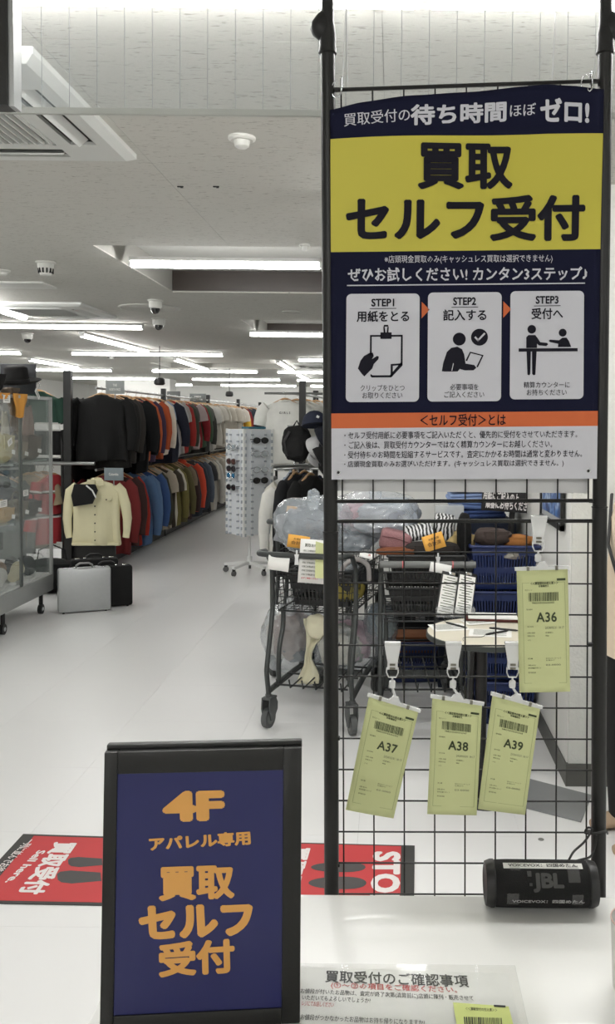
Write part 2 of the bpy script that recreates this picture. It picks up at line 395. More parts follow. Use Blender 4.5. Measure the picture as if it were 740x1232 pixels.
# ------------------------------------------------------------------ air conditioner cassettes
ac_w = mat('air_conditioner_white', (206, 208, 204), .45, 0, .02, 10)
ac_d = mat('air_conditioner_slot_dark', (70, 72, 70), .6)
def cassette(x0, y0, x1, y1, label):
    cx, cy, S = (x0+x1)/2, (y0+y1)/2, x1-x0
    t = thing('air_conditioner', label, 'air conditioner', (cx, cy, CZ), 0)
    h = S/2; b = .03
    mb = MB()
    pts = [(h, 0), (h, -.018), (h-.03, -.034)]
    vs = []; fs = []
    for q, z in pts: vs += [(-q, -q, z), (q, -q, z), (q, q, z), (-q, q, z)]
    for i in range(2):
        for k in range(4): fs.append((i*4+k, i*4+(k+1) % 4, i*4+4+(k+1) % 4, i*4+4+k))
    mb.add(vs, fs)
    # face plate built around the grille and four slots
    g = S*.27; s0, s1 = S*.325, S*.42; sl = S*.27; q = h-.03; z = -.034
    def pl(a, b_, c, d): mb.bb((a, b_, z), (c, d, z+.012))
    holes = [(-g, -g, g, g), (-sl, s0, sl, s1), (-sl, -s1, sl, -s0), (s0, -sl, s1, sl), (-s1, -sl, -s0, sl)]
    xs = sorted({-q, q, *[v for H_ in holes for v in (H_[0], H_[2])]}); ys = sorted({-q, q, *[v for H_ in holes for v in (H_[1], H_[3])]})
    for a, c in zip(xs, xs[1:]):
        for b_, d in zip(ys, ys[1:]):
            mx, my = (a+c)/2, (b_+d)/2
            if not any(H_[0] < mx < H_[2] and H_[1] < my < H_[3] for H_ in holes): pl(a, b_, c, d)
    mb.build('face_panel', ac_w, t, 20)
    MB().bb((-h+.01, -h+.01, -.004), (h-.01, h-.01, .0)).build('back_plate', ac_d, t, 0)
    for (a, b_, c, d) in holes[1:]:
        hor = (c-a) > (d-b_); m2 = MB()
        if hor: m2.box(((a+c)/2, (b_+d)/2, -.028), (c-a-.01, (d-b_)*.45, .006), (R(40 if b_ > 0 else -40), 0, 0))
        else: m2.box(((a+c)/2, (b_+d)/2, -.028), ((c-a)*.45, d-b_-.01, .006), (0, R(-40 if a > 0 else 40), 0))
        m2.build('louver', ac_w, t, 0)
    n = 19
    sl0 = MB().box((0, 0, 0), (.012, 2*g-.01, .012), (0, R(20), 0)).mesh('grille_slat', ac_w, 0)
    for i in range(n):
        link(bpy.data.objects.new('grille_slat', sl0), t, loc=(-g+(i+.5)*2*g/n, 0, z+.004))
    MB().bb((-g, -g, z-.002), (-g+.012, g, z+.008)).bb((g-.012, -g, z-.002), (g, g, z+.008)).bb((-g, -g, z-.002), (g, -g+.012, z+.008)).bb((-g, g-.012, z-.002), (g, g, z+.008)).build('grille_frame', ac_w, t, 0)
    return t
cassette(-1.925, 2.385, -.972, 3.335, 'large square white air conditioner grille in the ceiling, top left and nearest')
cassette(-3.66, 7.55, -2.68, 8.53, 'white square air conditioner grille further away over the left clothes rails')
cassette(-1.75, 15.3, -.8, 16.25, 'far white air conditioner grille near the black post, smallest of the three')
# ------------------------------------------------------------------ small ceiling fittings
det_w = mat('detector_white', (206, 206, 200), .5)
def detector(u, v, r, label, name='heat_detector', cat='detector', style=0):
    p = atz(u, v, CZ); t = thing(name, label, cat, p)
    MB().lathe([(0, 0), (r*1.15, 0), (r*1.15, -.008), (r*.95, -.014), (0, -.014)][::-1], n=28).build('base_ring', det_w, t)
    if style == 0:
        MB().lathe([(0, -.014), (r*.7, -.014), (r*.6, -.032), (r*.4, -.038), (0, -.039)][::-1], n=24).build('sensor_head', det_w, t)
    elif style == 1:
        MB().lathe([(0, -.014), (r*.95, -.014), (r*.8, -.06), (r*.6, -.085), (0, -.09)][::-1], n=28).build('sensor_head', det_w, t)
        m = MB()
        for k in range(12):
            a = 2*math.pi*k/12; m.box((r*.78*math.cos(a), r*.78*math.sin(a), -.058), (.012, .01, .03), (0, 0, a))
        m.build('slot', blackp, t, 0, kind='stuff')
    elif style == 2:
        MB().lathe([(0, -.014), (r, -.014), (r*.95, -.06), (r*.8, -.07), (0, -.07)][::-1], n=28).build('housing', det_w, t)
        MB().lathe([(r*.72, -.07), (r*.65, -.09), (r*.4, -.11), (0, -.118)][::-1], n=24).build('lens_dome', mat('dark_dome', (40, 40, 40), .08, 0, .05, 10, coat=1), t)
    return t
detector(291, 165, .042, 'small round white heat detector on the ceiling right of the big grille')
detector(55, 315, .054, 'larger round smoke detector with dark slots, lower left of the big grille', 'smoke_detector', style=1)
detector(3, 325, .045, 'round white detector at the left picture edge', style=0)
detector(187, 361, .055, 'white dome camera with dark lens, upper one of the pair', 'dome_camera', 'camera', 2)
detector(191, 383, .062, 'white dome camera with dark lens, lower one of the pair', 'dome_camera', 'camera', 2)
detector(33, 401, .06, 'small white dome camera above the hats at far left', 'dome_camera', 'camera', 2)
detector(367, 294, .028, 'small sprinkler head on the ceiling near the black post above the recess', 'sprinkler_head', 'sprinkler', 0)
detector(134, 425, .06, 'tiny far ceiling detector below the slanting batten', style=1)
def disc(u, v, r, label):
    p = atz(u, v, CZ); t = thing('ceiling_hatch', label, 'hatch', p)
    MB().lathe([(0, 0), (r, 0), (r, -.008), (r-.02, -.012), (r-.03, -.006), (0, -.006)][::-1], n=40).build('cover', mat('hatch_white', (190, 190, 184), .6), t)
disc(180, 370, .27, 'large round white ceiling hatch cover behind the dome camera')
disc(352, 375, .1, 'small round white ceiling cover right of the large one')
for (u, v, l) in ((217, 224, 'small dark catch in the ceiling, left of a pair'), (260, 224, 'small dark catch in the ceiling, right of a pair')):
    o = MB().box((0, 0, -.002), (.026, .008, .006), b=.001).box((.006, 0, -.005), (.010, .006, .006)).build('ceiling_catch', blackp); o.location = atz(u, v, CZ)
    o['label'] = l; o['category'] = 'catch'
o = MB().bb((-.28, -.14, -.012), (.28, .14, 0)).build('ceiling_panel', mat('panel_pale', (205, 205, 200), .5), None, 0, label='flat pale rectangular ceiling hatch at the left picture edge', cat='hatch'); o.location = atz(15, 342, CZ)

# ------------------------------------------------------------------ hanging smoke barrier of wired glass
SY = 1.62
t = thing('smoke_barrier', 'hanging clear wired-glass smoke barrier with grey bottom rail crossing behind the posts', 'glass panel', (0, SY, 2.0))
zb = aty(300, 140, SY).z-2.0
MB().bb((-1.9, -.004, zb+.012), (1.6, .004, CZ-2.0-.002)).build('glass_pane', film('barrier_glass', (205, 218, 222), .10, .03, .0), t, 0)
MB().box((-.15, 0, zb+.006), (3.5, .008, .011)).build('bottom_rail', mat('rail_pale_grey', (170, 172, 166), .4, .2), t, 0)
wire = MB().bb((-.0005, -.0003, 0), (.0005, .0003, CZ-2.0-zb-.02)).mesh('glass_wire', mat('wire_dark', (150, 152, 150), .5, .2), 0)
for i in range(64): link(bpy.data.objects.new('glass_wire', wire), t, loc=(-1.6+.0503*i, 0, zb+.012))
# ------------------------------------------------------------------ framed screen hanging at top left
t = thing('hanging_display', 'black framed display panel with silver edge hanging at the top left corner', 'display', (0, 0, 0))
a = aty(20, 130, 1.48); xr = a.x; z0 = a.z
MB().bb((xr-.009, 1.47, z0), (xr, 1.5, 2.54)).build('silver_edge', alu, t, 0)
MB().bb((xr-.024, 1.465, z0), (xr-.009, 1.5, 2.54)).bb((xr-.6, 1.465, z0), (xr-.024, 1.5, z0+.007)).build('frame', frame_black, t, 0)
MB().bb((xr-.6, 1.472, z0+.007), (xr-.024, 1.49, 2.54)).build('screen', mat('screen_pale', (205, 205, 205), .2), t, 0)
#PART3

# ================================================================== FOREGROUND: counter, mesh stand, banner, tickets
FY = 1.424
# counter
CZT = .80
counter_m = mat('counter_white_laminate', (232, 232, 229), .27, 0, .015, 2, coat=.1)
cb = atz(450, 1076, CZT).y
ctr = thing('counter', 'glossy white reception counter in the foreground', 'counter', (.5, .9, 0))
def rel(mb, o): 
    for i, v in enumerate(mb.v): mb.v[i] = v-o.location
    return mb
cl = -.372
rel(MB().box(((cl+1.6)/2, (cb+.55)/2, CZT-.0175), (1.6-cl, cb-.55, .035), b=.004), ctr).build('worktop', counter_m, ctr)
rel(MB().bb((cl+.03, .60, 0), (1.57, cb-.03, CZT-.036)), ctr).build('body', mat('counter_body_white', (200, 200, 196), .4), ctr, 0)

# mesh stand
st = thing('mesh_display_stand', 'tall black mesh stand between two black poles behind the counter', 'display stand', (.15, FY, 0))
def rb(name, mb, m, sm=35, **k): return rel(mb, st).build(name, m, st, sm, **k)
PR = .0122
for side, (t0, t1, b1) in enumerate((((394.5, 75), (398, 640), (399, 1070)), ((728, 75), (721.5, 610), (720, 1070)))):
    a, b, c = [aty(u, v, FY) for u, v in (t0, t1, b1)]
    j = (a-b).normalized(); top = b+j*((CZ-.03-b.z)/j.z); k = (c-b).normalized(); bot = b+k*((.025-b.z)/k.z)
    jt = b+Vector((0, 0, -.0)); yk = aty(0 or t0[0], 27, FY)
    rb('lower_pole', MB().cyl(bot, jt, PR, 24), black)
    rb('joint_ring', MB().lathe([(PR+.0002, -.0012), (PR+.0011, -.0008), (PR+.0011, .0008), (PR+.0002, .0012)], jt, 24), black)
    zc = b+j*((aty(t0[0], 52, FY).z-b.z)/j.z)
    rb('upper_pole', MB().cyl(jt, zc, PR-.0006, 24), black)
    rb('inner_pole', MB().cyl(zc, top, PR-.0022, 24), black)
    d = (zc.z)
    M = Matrix.Translation(zc)
    cl_ = MB().lathe([(PR-.0006, -.018), (PR+.0025, -.016), (PR+.001, -.004), (PR+.001, .012), (PR-.0022, .03)], zc, 24)
    rb('height_clamp', cl_, blackp)
    sgn = -1 if side == 0 else 1
    kn = MB(); pr = [(0, .05), (.006, .052), (.013, .044), (.0195, .032), (.021, .022), (.018, .012), (.01, .004), (0, .002)]
    kn.rings([lambda a_, z=z, r=r: zc+Vector((sgn*(.0125*(r/.021))+math.cos(a_)*max(r, .002)*.75, math.sin(a_)*max(r, .002)*.7, z)) for r, z in pr], 16)
    rb('clamp_knob', kn, blackp)
    rb('foot', MB().lathe([(.0, 0), (.045, 0), (.045, .008), (.014, .022), (.0125, .03), (0, .03)], (bot.x, bot.y, 0), 28), blackp)
    rb('ceiling_pad', MB().lathe([(PR, -.03), (.035, -.006), (.035, 0), (0, 0)], (top.x, top.y, CZ-.0005), 28), blackp)
# mesh wires, one object each
def vx(z, u): return aty(u, 0, FY).x
xs_top = [aty(u, 603, FY) for u in (412, 708)]
L0 = aty(412, 603, FY); R0 = aty(707.8, 602, FY); LB = aty(413.5, 1001, FY); LT = aty(410.5, 108, FY); RT = aty(712, 98, FY); RB2 = aty(705.5, 1002, FY)
def lerp(a, b, t): return a+(b-a)*t
wr = .0014
FR = FY-.004
for k in range(9):
    t = k/8
    a = lerp(L0, R0, t); b_ = lerp(LT, RT, t); rb('vertical_wire', MB().tube([a+Vector((0, 0, -.0)), b_], wr, 6), black)
    a2 = lerp(aty(412, 627, FY), aty(707.6, 626.5, FY), t); bt = lerp(LB, RB2, t); dr = (bt-a2)/(bt-a2).length
    rb('vertical_wire', MB().tube([a2, a2+dr*((a2.z-.12)/-dr.z)], wr, 6), black)
def hw(v0, v1, r, ext=True, y=FR+.0015):
    a = aty(412, v0, y); b = aty(708, v1, y)
    d = (b-a).normalized()
    if ext: a = a-d*.006; b = b+d*.006
    rb('horizontal_wire', MB().tube([a, b], r, 6), black)
hw(108, 98, .0032); hw(603.2, 602.3, .0034); hw(627.2, 626.8, .0034)
for k in range(1, 13):
    t = k/13.0; hw(108+(603-108)*t, 98+(602-98)*t, wr)
for k in range(1, 21):
    v = 627+37.4*k
    z = aty(560, v, FR).z
    if z > .14: hw(v-.4, v+.6, wr)
# little brackets joining mesh and poles
for u, v in ((404, 603), (404, 775), (404, 1040), (404, 888), (404, 108), (713, 603), (713, 627), (404, 627), (715, 98), (712, 775), (711, 1001)):
    p = aty(u, v, FY); rb('mesh_bracket', MB().box(p, (.014, .01, .005), b=.001), blackp)

# banner ----------------------------------------------------------
BY = FY-.012
navy = mat('banner_navy', (22, 24, 46), .8, 0, .04, 8, .03, 60, spec=.15)
yel = mat('banner_yellow', (196, 186, 62), .55, 0, .02, 8)
bor = mat('banner_orange', (205, 98, 44), .55, 0, .02, 8)
bwh = mat('banner_grey_white', (205, 205, 212), .55, 0, .02, 8)
btx = mat('banner_text_dark', (30, 29, 38), .8, 0, .05, 8, spec=.15)
def warp(a, b):
    # the cloth is hung loosely: soft folds near its top, flat below
    k = max(0, min(1, (b-.40)/.16)); return k*(.006*math.sin(a*16+.5)+.0012*math.sin(b*23)+.001*math.sin(a*21+b*9))
bo = aty(396, 577, BY)
BP = Plane(bo, aty(719, 578, BY)-bo, Vector((0, 0, 1)), warp)
ban = thing('banner', 'navy and yellow vertical service banner hung on the black mesh', 'banner', bo)
# outline: left/right edges by height, wavy top
def edge_l(v): return 394.5+(v-120)/(577-120)*4.5
def edge_r(v): return 722-(v-120)/(577-120)*4
TOP = [(0, 133), (.12, 125), (.3, 117), (.5, 111), (.7, 104.5), (.79, 103), (.88, 106), (1, 112)]
def topv(s):
    for (a, va), (b, vb) in zip(TOP, TOP[1:]):
        if s <= b: t = (s-a)/(b-a); t = t*t*(3-2*t)*.4+t*.6; return va+(vb-va)*t
    return TOP[-1][1]
def bpx(s, v): return edge_l(v)+(edge_r(v)-edge_l(v))*s
def band(name, f0, f1, m, h, s0=0, s1=1, nu=40, nv=6, thick=0):
    mb = MB()
    def fn(i, j):
        s = s0+(s1-s0)*i; v = f0(s)+(f1(s)-f0(s))*j; return BP.at(*BP.px(bpx(s, v), v), h)
    mb.grid(fn, nu, nv)
    o = bpy.data.objects.new(name, mb.mesh(name, m, 60)); link(o, ban); bpy.context.view_layer.update(); o.matrix_parent_inverse = ban.matrix_world.inverted()
    if thick:
        md = o.modifiers.new('t', 'SOLIDIFY'); md.thickness = thick; md.offset = 0
    return o
band('cloth', topv, lambda s: 577+s*1, navy, 0, nv=60, thick=.0012)
ytop = lambda s: 168-5.5*math.sin(min(1, s*1.25)*math.pi*.5) if s < .8 else 162.5+ (s-.8)*9
band('yellow_field', ytop, lambda s: 303.5-s*1.5, yel, .0012, nv=16)
band('orange_band', lambda s: 497.5-s*1, lambda s: 515.5-s*1, bor, .0012, nv=3)
band('grey_white_field', lambda s: 515.5-s, lambda s: 577+s, bwh, .0012, nv=8)
TW = bwh
def bt(s, box, m=TW, bold=.0, h=.0022, **k): return BP.text(s, box, m, ban, bold, h, **k)
bt('買取受付の', None, quad=((411, 138.5), (490, 132.5), (411.5, 154)), bold=.006)
bt('待ち時間', None, quad=((491, 128.5), (607, 121.5), (491, 153.5)), bold=.035)
bt('ほぼ', None, quad=((611, 126.5), (642, 125), (611, 141)), bold=.008)
bt('ゼロ!', None, quad=((647, 118.5), (705, 124), (647, 147.5)), bold=.04)
bt('買取', (500, 173, 615, 229), btx, .035)
bt('セルフ受付', (414, 236, 702, 292), btx, .038)
bt('※店頭現金買取のみ(キャッシュレス買取は選択できません)', (461, 308, 663, 318.5), bold=.006)
bt('ぜひお試しください! カンタン3ステップ♪', (417, 322.5, 705, 339.5), bold=.022)
BP.polys([[(416, 343.2), (702, 342.2), (702, 343.6), (416, 344.6)]], TW, ban, .0022, name='printed_rule')
for i, (x0, x1, y0, y1) in enumerate(((415.5, 503.5, 354, 484), (513.5, 602, 353, 484), (612.5, 701, 352, 482))):
    BP.polys([rrect(x0, y0, x1, y1, 6)], TW, ban, .0022, name='step_card')
    cx = (x0+x1)/2
    bt('STEP%d' % (i+1), (cx-14, y0+6, cx+13.5, y0+15.5), btx, .03, .0028)
    BP.polys([[(cx-16, y0+17.6), (cx+16, y0+17.4), (cx+16, y0+18.2), (cx-16, y0+18.4)]], btx, ban, .0028, name='printed_rule')
    tt, w_ = (('用紙をとる', 31.5), ('記入する', 26), ('受付へ', 19))[i]
    bt(tt, (cx-w_, y0+20.5, cx+w_, y0+34), btx, .022, .0028)
    for k, (s, w_) in enumerate(((('クリップをひとつ', 26.5), ('お取りください', 24)), (('必要事項を', 17), ('ご記入ください', 24)), (('精算カウンターに', 27.5), ('お持ちください', 24)))[i]):
        yy = (463.5, 463, 461)[i]+k*9; bt(s, (cx-w_, yy, cx+w_, yy+7.5), btx, .006, .0028)
for x in (506, 604): BP.polys([[(x, 364), (x+9.5, 373.5), (x, 384)]], bor, ban, .0022, name='printed_arrow')
def ic(ps, h=.0028, m=btx, **k): return BP.polys(ps, m, ban, h, name='pictogram', **k)
# clipboard and hand
def S(ox, oy, pts, k=1/2.3125): return [(400+x*k, 340+y*k) for x, y in pts]      # measured on a 2.3125x enlargement of the card area
ic([S(0, 0, [(102, 147), (134, 147), (134, 152), (107, 152), (107, 200), (102, 206)]), S(0, 0, [(160, 147), (193, 147), (193, 226), (188, 226), (188, 152), (160, 152)]),
    S(0, 0, [(104, 262), (104, 255), (110, 259), (160, 259), (160, 265), (108, 265)]), S(0, 0, [(188, 224), (193, 224), (193, 232), (162, 265), (158, 265), (158, 259)])])
ic([S(0, 0, [(160, 228), (193, 226), (193, 231), (166, 233), (166, 262), (160, 265)]), S(0, 0, [(131, 140), (162, 140), (162, 158), (131, 158)]),
    S(0, 0, [(141, 119), (152, 119), (154, 126), (152, 128), (150, 124), (143, 124), (141, 128), (139, 126)]), S(0, 0, [(139, 126), (143, 126), (145, 141), (140, 141)]), S(0, 0, [(150, 126), (154, 126), (153, 141), (148, 141)])])
ic([S(0, 0, [(69, 240), (76, 218), (86, 205), (101, 197), (110, 196), (113, 205), (108, 214), (122, 205), (127, 207), (126, 214), (113, 228), (109, 240), (97, 252), (87, 262), (80, 255)])])
# person writing, tick
ic([S(0, 0, circ(350, 160, 18)), S(0, 0, circ(406, 155, 23.5, 32)), S(0, 0, [(302, 249), (306, 225), (316, 195), (328, 184), (345, 181), (358, 188), (364, 203), (368, 228), (392, 232), (398, 240), (390, 247), (366, 247), (352, 243), (346, 250), (310, 250)])])
ic([S(0, 0, [(380, 195), (418, 205), (402, 239), (398, 237), (413, 207), (382, 199), (372, 222), (368, 219)])])
ic([S(0, 0, p) for p in stroke([(395, 156), (402, 164), (419, 146)], 5)], .0034, TW)
ic([S(0, 0, p) for p in stroke([(330, 247), (334, 228)], 2)], .0034, TW)
# clerk at the desk
ic([S(0, 0, circ(551, 134, 12)), S(0, 0, circ(637, 144, 11)), S(0, 0, [(515, 187), (679, 187), (679, 196), (515, 196)]),
    S(0, 0, [(536, 156), (542, 150), (561, 150), (567, 158), (575, 170), (594, 172), (597, 176), (592, 181), (571, 179), (566, 174), (566, 186), (536, 186)]),
    S(0, 0, [(537, 196), (549, 196), (548, 258), (545, 262), (540, 260)]), S(0, 0, [(552, 196), (565, 196), (562, 260), (557, 262), (553, 258)]),
    S(0, 0, [(624, 184), (625, 175), (602, 170), (598, 166), (602, 163), (627, 165), (636, 158), (648, 158), (655, 168), (661, 184)])])
bt('＜セルフ受付＞とは', (505, 499, 608, 513.5), btx, .012)
for k, (s, x1) in enumerate((('・セルフ受付用紙に必要事項をご記入いただくと、優先的に受付をさせていただきます。', 694), ('・ご記入後は、買取受付カウンターではなく精算カウンターにお越しください。', 664), ('・受付待ちのお時間を短縮するサービスです。査定にかかるお時間は通常と変わりません。', 700), ('・店頭現金買取のみお選びいただけます。(キャッシュレス買取は選択できません。)', 678))):
    v = 519.5+k*11.7; bt(s, (414, v, x1, v+9), btx, .008)
for u, v in ((407.5, 568.5), (708, 568.5)):
    BP.polys([circ(u, v, 2.6, 16)], chrome, ban, .0022, name='eyelet'); BP.polys([circ(u-.4, v, 1.7, 16)], ink, ban, .0026, name='eyelet_hole')
# second sheet hanging behind the mesh, its lower rim showing
bq = aty(402, 592, FY+.006)
o = MB().box((0, 0, .2), ((708-402)/F*1.43, .0016, .4)).build('back_sheet', mat('sheet_back_pale', (208, 208, 208), .6, 0, .02, 5), None, 0, label='pale grey backing sheet whose rim shows below the banner behind the mesh', cat='sheet')
o.location = aty(555, 592, FY+.0065)
# hanging rings
for u, v, l in ((411, 103, 'chrome S-shaped hook on the top rail at the left pole'), (711, 96, 'chrome S-shaped hook on the top rail at the right pole')):
    p = aty(u, v, FY-.004)
    pts = []
    for k in range(11): a = R(-60+k*26); pts.append((0.0045*math.sin(R(k*18))*0, -.0085*math.cos(a)+.001, .0085*math.sin(a)+.002))
    s_ = [(.001, .0105, -.004), (.001, .0105, .006), (.0005, .006, .0115), (0, 0, .0125), (0, -.007, .011), (0, -.0115, .004), (.0, -.0125, -.008), (0, -.0135, -.016), (-.002, -.016, -.021), (-.005, -.0155, -.024), (-.0075, -.0135, -.021), (-.0075, -.0135, -.018)]
    t = thing('hook', l, 'hook', p); MB().tube(s_, .0013, 8).build('hook_wire', chrome, t, 60)
    MB().tube([(-.006+.0105*math.cos(R(k*30+100)), -.004, -.008+.014*math.sin(R(k*30+100))) for k in range(6)], .0011, 8).build('ring', chrome, t, 60)
# clear nylon cords from the ceiling
cordm = mat('nylon_cord_white', (238, 238, 238), .25, 0, .02, 10, trans=.3)
t = thing('clear_nylon_line', 'pair of thin clear cords forming a narrow V above the left hook', 'cord', aty(416, 100, FY+.002))
p = t.location
MB().tube([aty(412, 106, FY+.003)-p, aty(416.5, 5, FY+.003)-p, aty(417, -40, FY+.003)-p], .0007, 6).build('strand', cordm, t); MB().tube([aty(418.5, 106, FY+.003)-p, aty(417, 5, FY+.003)-p, aty(417, -40, FY+.003)-p], .0007, 6).build('strand', cordm, t)
t = thing('clear_nylon_line', 'single thin clear cord above the banner near the right pole', 'cord', aty(664, 100, FY+.002))
p = t.location; MB().tube([aty(664, 104, FY+.003)-p, aty(669, 8, FY+.003)-p, aty(670, -40, FY+.003)-p], .0008, 6).build('strand', cordm, t)

# ---------------------------------------------------------------- tickets and their clear clips
green = mat('ticket_green_paper', (206, 211, 156), .8, 0, .03, 12)
clampm = film('clip_clear_plastic', (246, 247, 246), .62, .12, .25)
clampd = mat('clip_spring_grey', (120, 118, 108), .35, .5)
NM = {'A36': '9882005056606355', 'A37': '9882005056606355', 'A38': '9882005056606347', 'A39': '9882005056606368'}
def ticket(no, cu, cv, TL, TR, BR, BL, order, depth):
    """clip clamped on the mesh at px (cu,cv); ticket corners in px"""
    y = FY-.014; pc = aty(cu, cv, y); jx = Vector(((TL[0]+TR[0])/2, (TL[1]+TR[1])/2))
    t = thing('ticket_clip', 'clear plastic hinged clip holding ticket %s on the mesh' % no, 'clip', pc)
    k = 1/F*y                                   # metres per px here
    # jaw: an hourglass body, springs, a ball joint, a cross bar
    body = [(-9.8, 0), (-9.8, -4), (-8, -14), (-6, -24), (-6.5, -33), (6.5, -33), (6.3, -24), (8, -14), (9.8, -4), (9.8, 0)]
    M = Matrix.Translation((0, -.004, 0))
    mb = MB().prism([(a*k, b*k) for a, b in body], .004, M); mb.box((0, -.002, -.002), (.0265, .012, .0045), b=.001)
    mb.build('jaw', clampm, t, 25)
    MB().prism([(a*k*.82, (b-3)*k) for a, b in body], .0035, Matrix.Translation((0, .0125, 0))).build('back_jaw', clampm, t, 25)
    for z in (-27, -31.5): MB().box((0, -.0068, z*k), (.009, .0014, .0036)).build('spring', clampd, t, 0)
    MB().tube([(-.009, -.003, -31*k), (-.0095, -.003, -37*k), (-.006, -.003, -43*k), (.006, -.003, -43*k), (.0095, -.003, -37*k), (.009, -.003, -31*k)], .0012, 6).build('loop', clampm, t)
    MB().box((0, -.003, -51.5*k), (.011, .007, .0135), b=.003).build('ball_joint', clampm, t); MB().cyl((0, -.003, -43*k), (0, -.003, -46*k), .0016, 8).build('pin', clampm, t)
    yt = y-.004-depth
    tl, tr, br, bl = [aty(*q, yt) for q in (TL, TR, BR, BL)]
    ax = (tr-tl).normalized(); up = Vector((0, -1, 0)).cross(ax)*-1
    if up.z < 0: up = -up
    mid = (tl+tr)/2-pc
    j0 = Vector((0, -.003, -55*k)); M2 = Matrix(((ax.x, 0, up.x, 0), (ax.y, 1, up.y, 0), (ax.z, 0, up.z, 0), (0, 0, 0, 1)))
    bm_ = Matrix.Translation(mid+up*.002)@M2
    L = (tr-tl).length
    MB().prism([(-.012, 0), (-.004, .011), (.004, .011), (.012, 0)], .006, bm_).tube([mid+up*.01, j0, (0, -.003, -46*k)], .0022, 8).build('swivel_foot', clampm, t, 20)
    q = MB(); q.add(*bx((L+.006, .005, .0055)), bm_); q.build('cross_bar', clampm, t, 20)
    for s in (-1, 1):
        q = MB(); q.add(*bx((.0045, .0062, .0065)), bm_@Matrix.Translation((s*L*.28, 0, 0))); q.build('bar_rivet', clampd, t, 20)
    # the ticket: its own thing, a slightly curled strip
    W = L; Hh = ((bl-tl).length+(br-tr).length)/2
    ay = -((bl-tl)+(br-tr)).normalized()
    curl = lambda a, b: .0025*math.sin((b/Hh)*3.0)*(1 if order % 2 else -.7)+.0012*math.cos(a/W*3)
    P = Plane((tl+tr)/2, ax, up, curl)
    tk = thing('ticket', 'pale green numbered ticket %s hanging %s' % (no, {0: 'highest, at the right above the others', 1: 'leftmost and tilted', 2: 'in the middle of the lower three', 3: 'rightmost of the lower three, its foot to the left'}[order]), 'ticket', P.p)
    sh = [( (q_-P.p).dot(P.x), (q_-P.p).dot(P.y)) for q_ in (tl, tr, br, bl)]
    def loc(s, r):   # s 0..1 across, r 0..1 down -> local plane coords
        a = Vector(sh[0])*(1-s)+Vector(sh[1])*s; b = Vector(sh[3])*(1-s)+Vector(sh[2])*s; return tuple(a*(1-r)+b*r)
    mb = MB(); mb.grid(lambda i, j: P.at(*loc(i, j), 0), 8, 16)
    o = bpy.data.objects.new('paper', mb.mesh('paper', green, 60)); link(o, tk); bpy.context.view_layer.update(); o.matrix_parent_inverse = tk.matrix_world.inverted()
    md = o.modifiers.new('t', 'SOLIDIFY'); md.thickness = .0003; md.offset = 0
    ti = mat('ticket_ink', (60, 70, 42), .7, 0, .08, 40); tl_ = mat('ticket_line', (128, 142, 92), .7)
    def T_(s, s0, r0, s1, r1, m=ti, b=0, sp=1):
        vs, fs = text2d(s, b, sp); P.put('printed_text', [loc(s0+(s1-s0)*x, r1+(r0-r1)*y) for x, y in vs], fs, m, tk, .0006)
    def Q_(rs, m=ti, nm='printed_mark', h=.0006):
        vs = []; fs = []
        for s0, r0, s1, r1 in rs:
            n = max(1, int((r1-r0)*16)); 
            for i in range(n):
                a, c = r0+(r1-r0)*i/n, r0+(r1-r0)*(i+1)/n
                fs.append(tuple(range(len(vs), len(vs)+4))); vs += [loc(s0, a), loc(s0, c), loc(s1, c), loc(s1, a)]
        P.put(nm, vs, fs, m, tk, h)
    T_('＜＜買取受付の控え票＞＞', .26, .098, .80, .122, b=.02); T_('お客様控え', .42, .125, .62, .142, b=.02)
    Q_([(.78, .075, .95, .094)]); 
    Q_([(.1, .105, .106, .925), (.93, .105, .936, .925), (.1, .105, .936, .107), (.1, .923, .936, .925)], tl_, 'printed_frame')
    rnd = random.Random(order+3); x = .22; bars = []
    while x < .8:
        w_ = rnd.choice((.006, .006, .01, .016)); bars.append((x, .185, min(x+w_, .8), .255)); x += w_+rnd.choice((.006, .008, .012))
    Q_(bars, ti, 'barcode'); T_(NM[no], .28, .262, .72, .276, b=.01)
    T_('受付コード', .15, .158, .29, .17); T_('受付番号', .17, .315, .29, .327, b=.01); T_(no, .36, .345, .76, .425, b=.024, sp=1.05)
    T_('受付日時', .18, .455, .3, .466, b=.01); T_('2024/05/31 18:17', .53, .462, .9, .482, greyink)
    T_('お買い物券', .18, .505, .33, .517, b=.01); T_('店頭渡し', .53, .505, .69, .517, b=.01); T_('買取方法', .18, .53, .32, .542, b=.01); T_('現金', .53, .53, .6, .542, b=.01); T_('メモ', .18, .565, .24, .576)
    T_('控え欄', .18, .715, .27, .727, b=.01); T_('受付カウンターにて', .53, .715, .83, .727); T_('お預かり', .53, .732, .7, .743); T_('お問い合わせ', .18, .77, .33, .782, b=.01); T_('03-0000', .53, .768, .82, .782, greyink)
    T_('受付店舗スタッフ', .18, .793, .43, .805, b=.01); T_('受付担当者', .18, .83, .33, .842, b=.01)
    return t
def bx(sz):
    hx, hy, hz = [q/2 for q in sz]
    return ([(x*hx, y*hy, z*hz) for x in (-1, 1) for y in (-1, 1) for z in (-1, 1)], [(0, 1, 3, 2), (4, 6, 7, 5), (0, 4, 5, 1), (2, 3, 7, 6), (0, 2, 6, 4), (1, 5, 7, 3)])
ticket('A36', 648, 620, (621.5, 686), (683, 684), (686, 832), (625, 833), 0, .004)
ticket('A37', 472.5, 772, (444, 837.5), (503.5, 856), (473.5, 985), (416, 974), 1, .0)
ticket('A38', 545.5, 772, (520, 839), (580, 848), (573.5, 981), (514, 979), 2, .001)
ticket('A39', 617, 772, (592.5, 836), (650, 852), (632, 981), (575, 973), 3, .003)

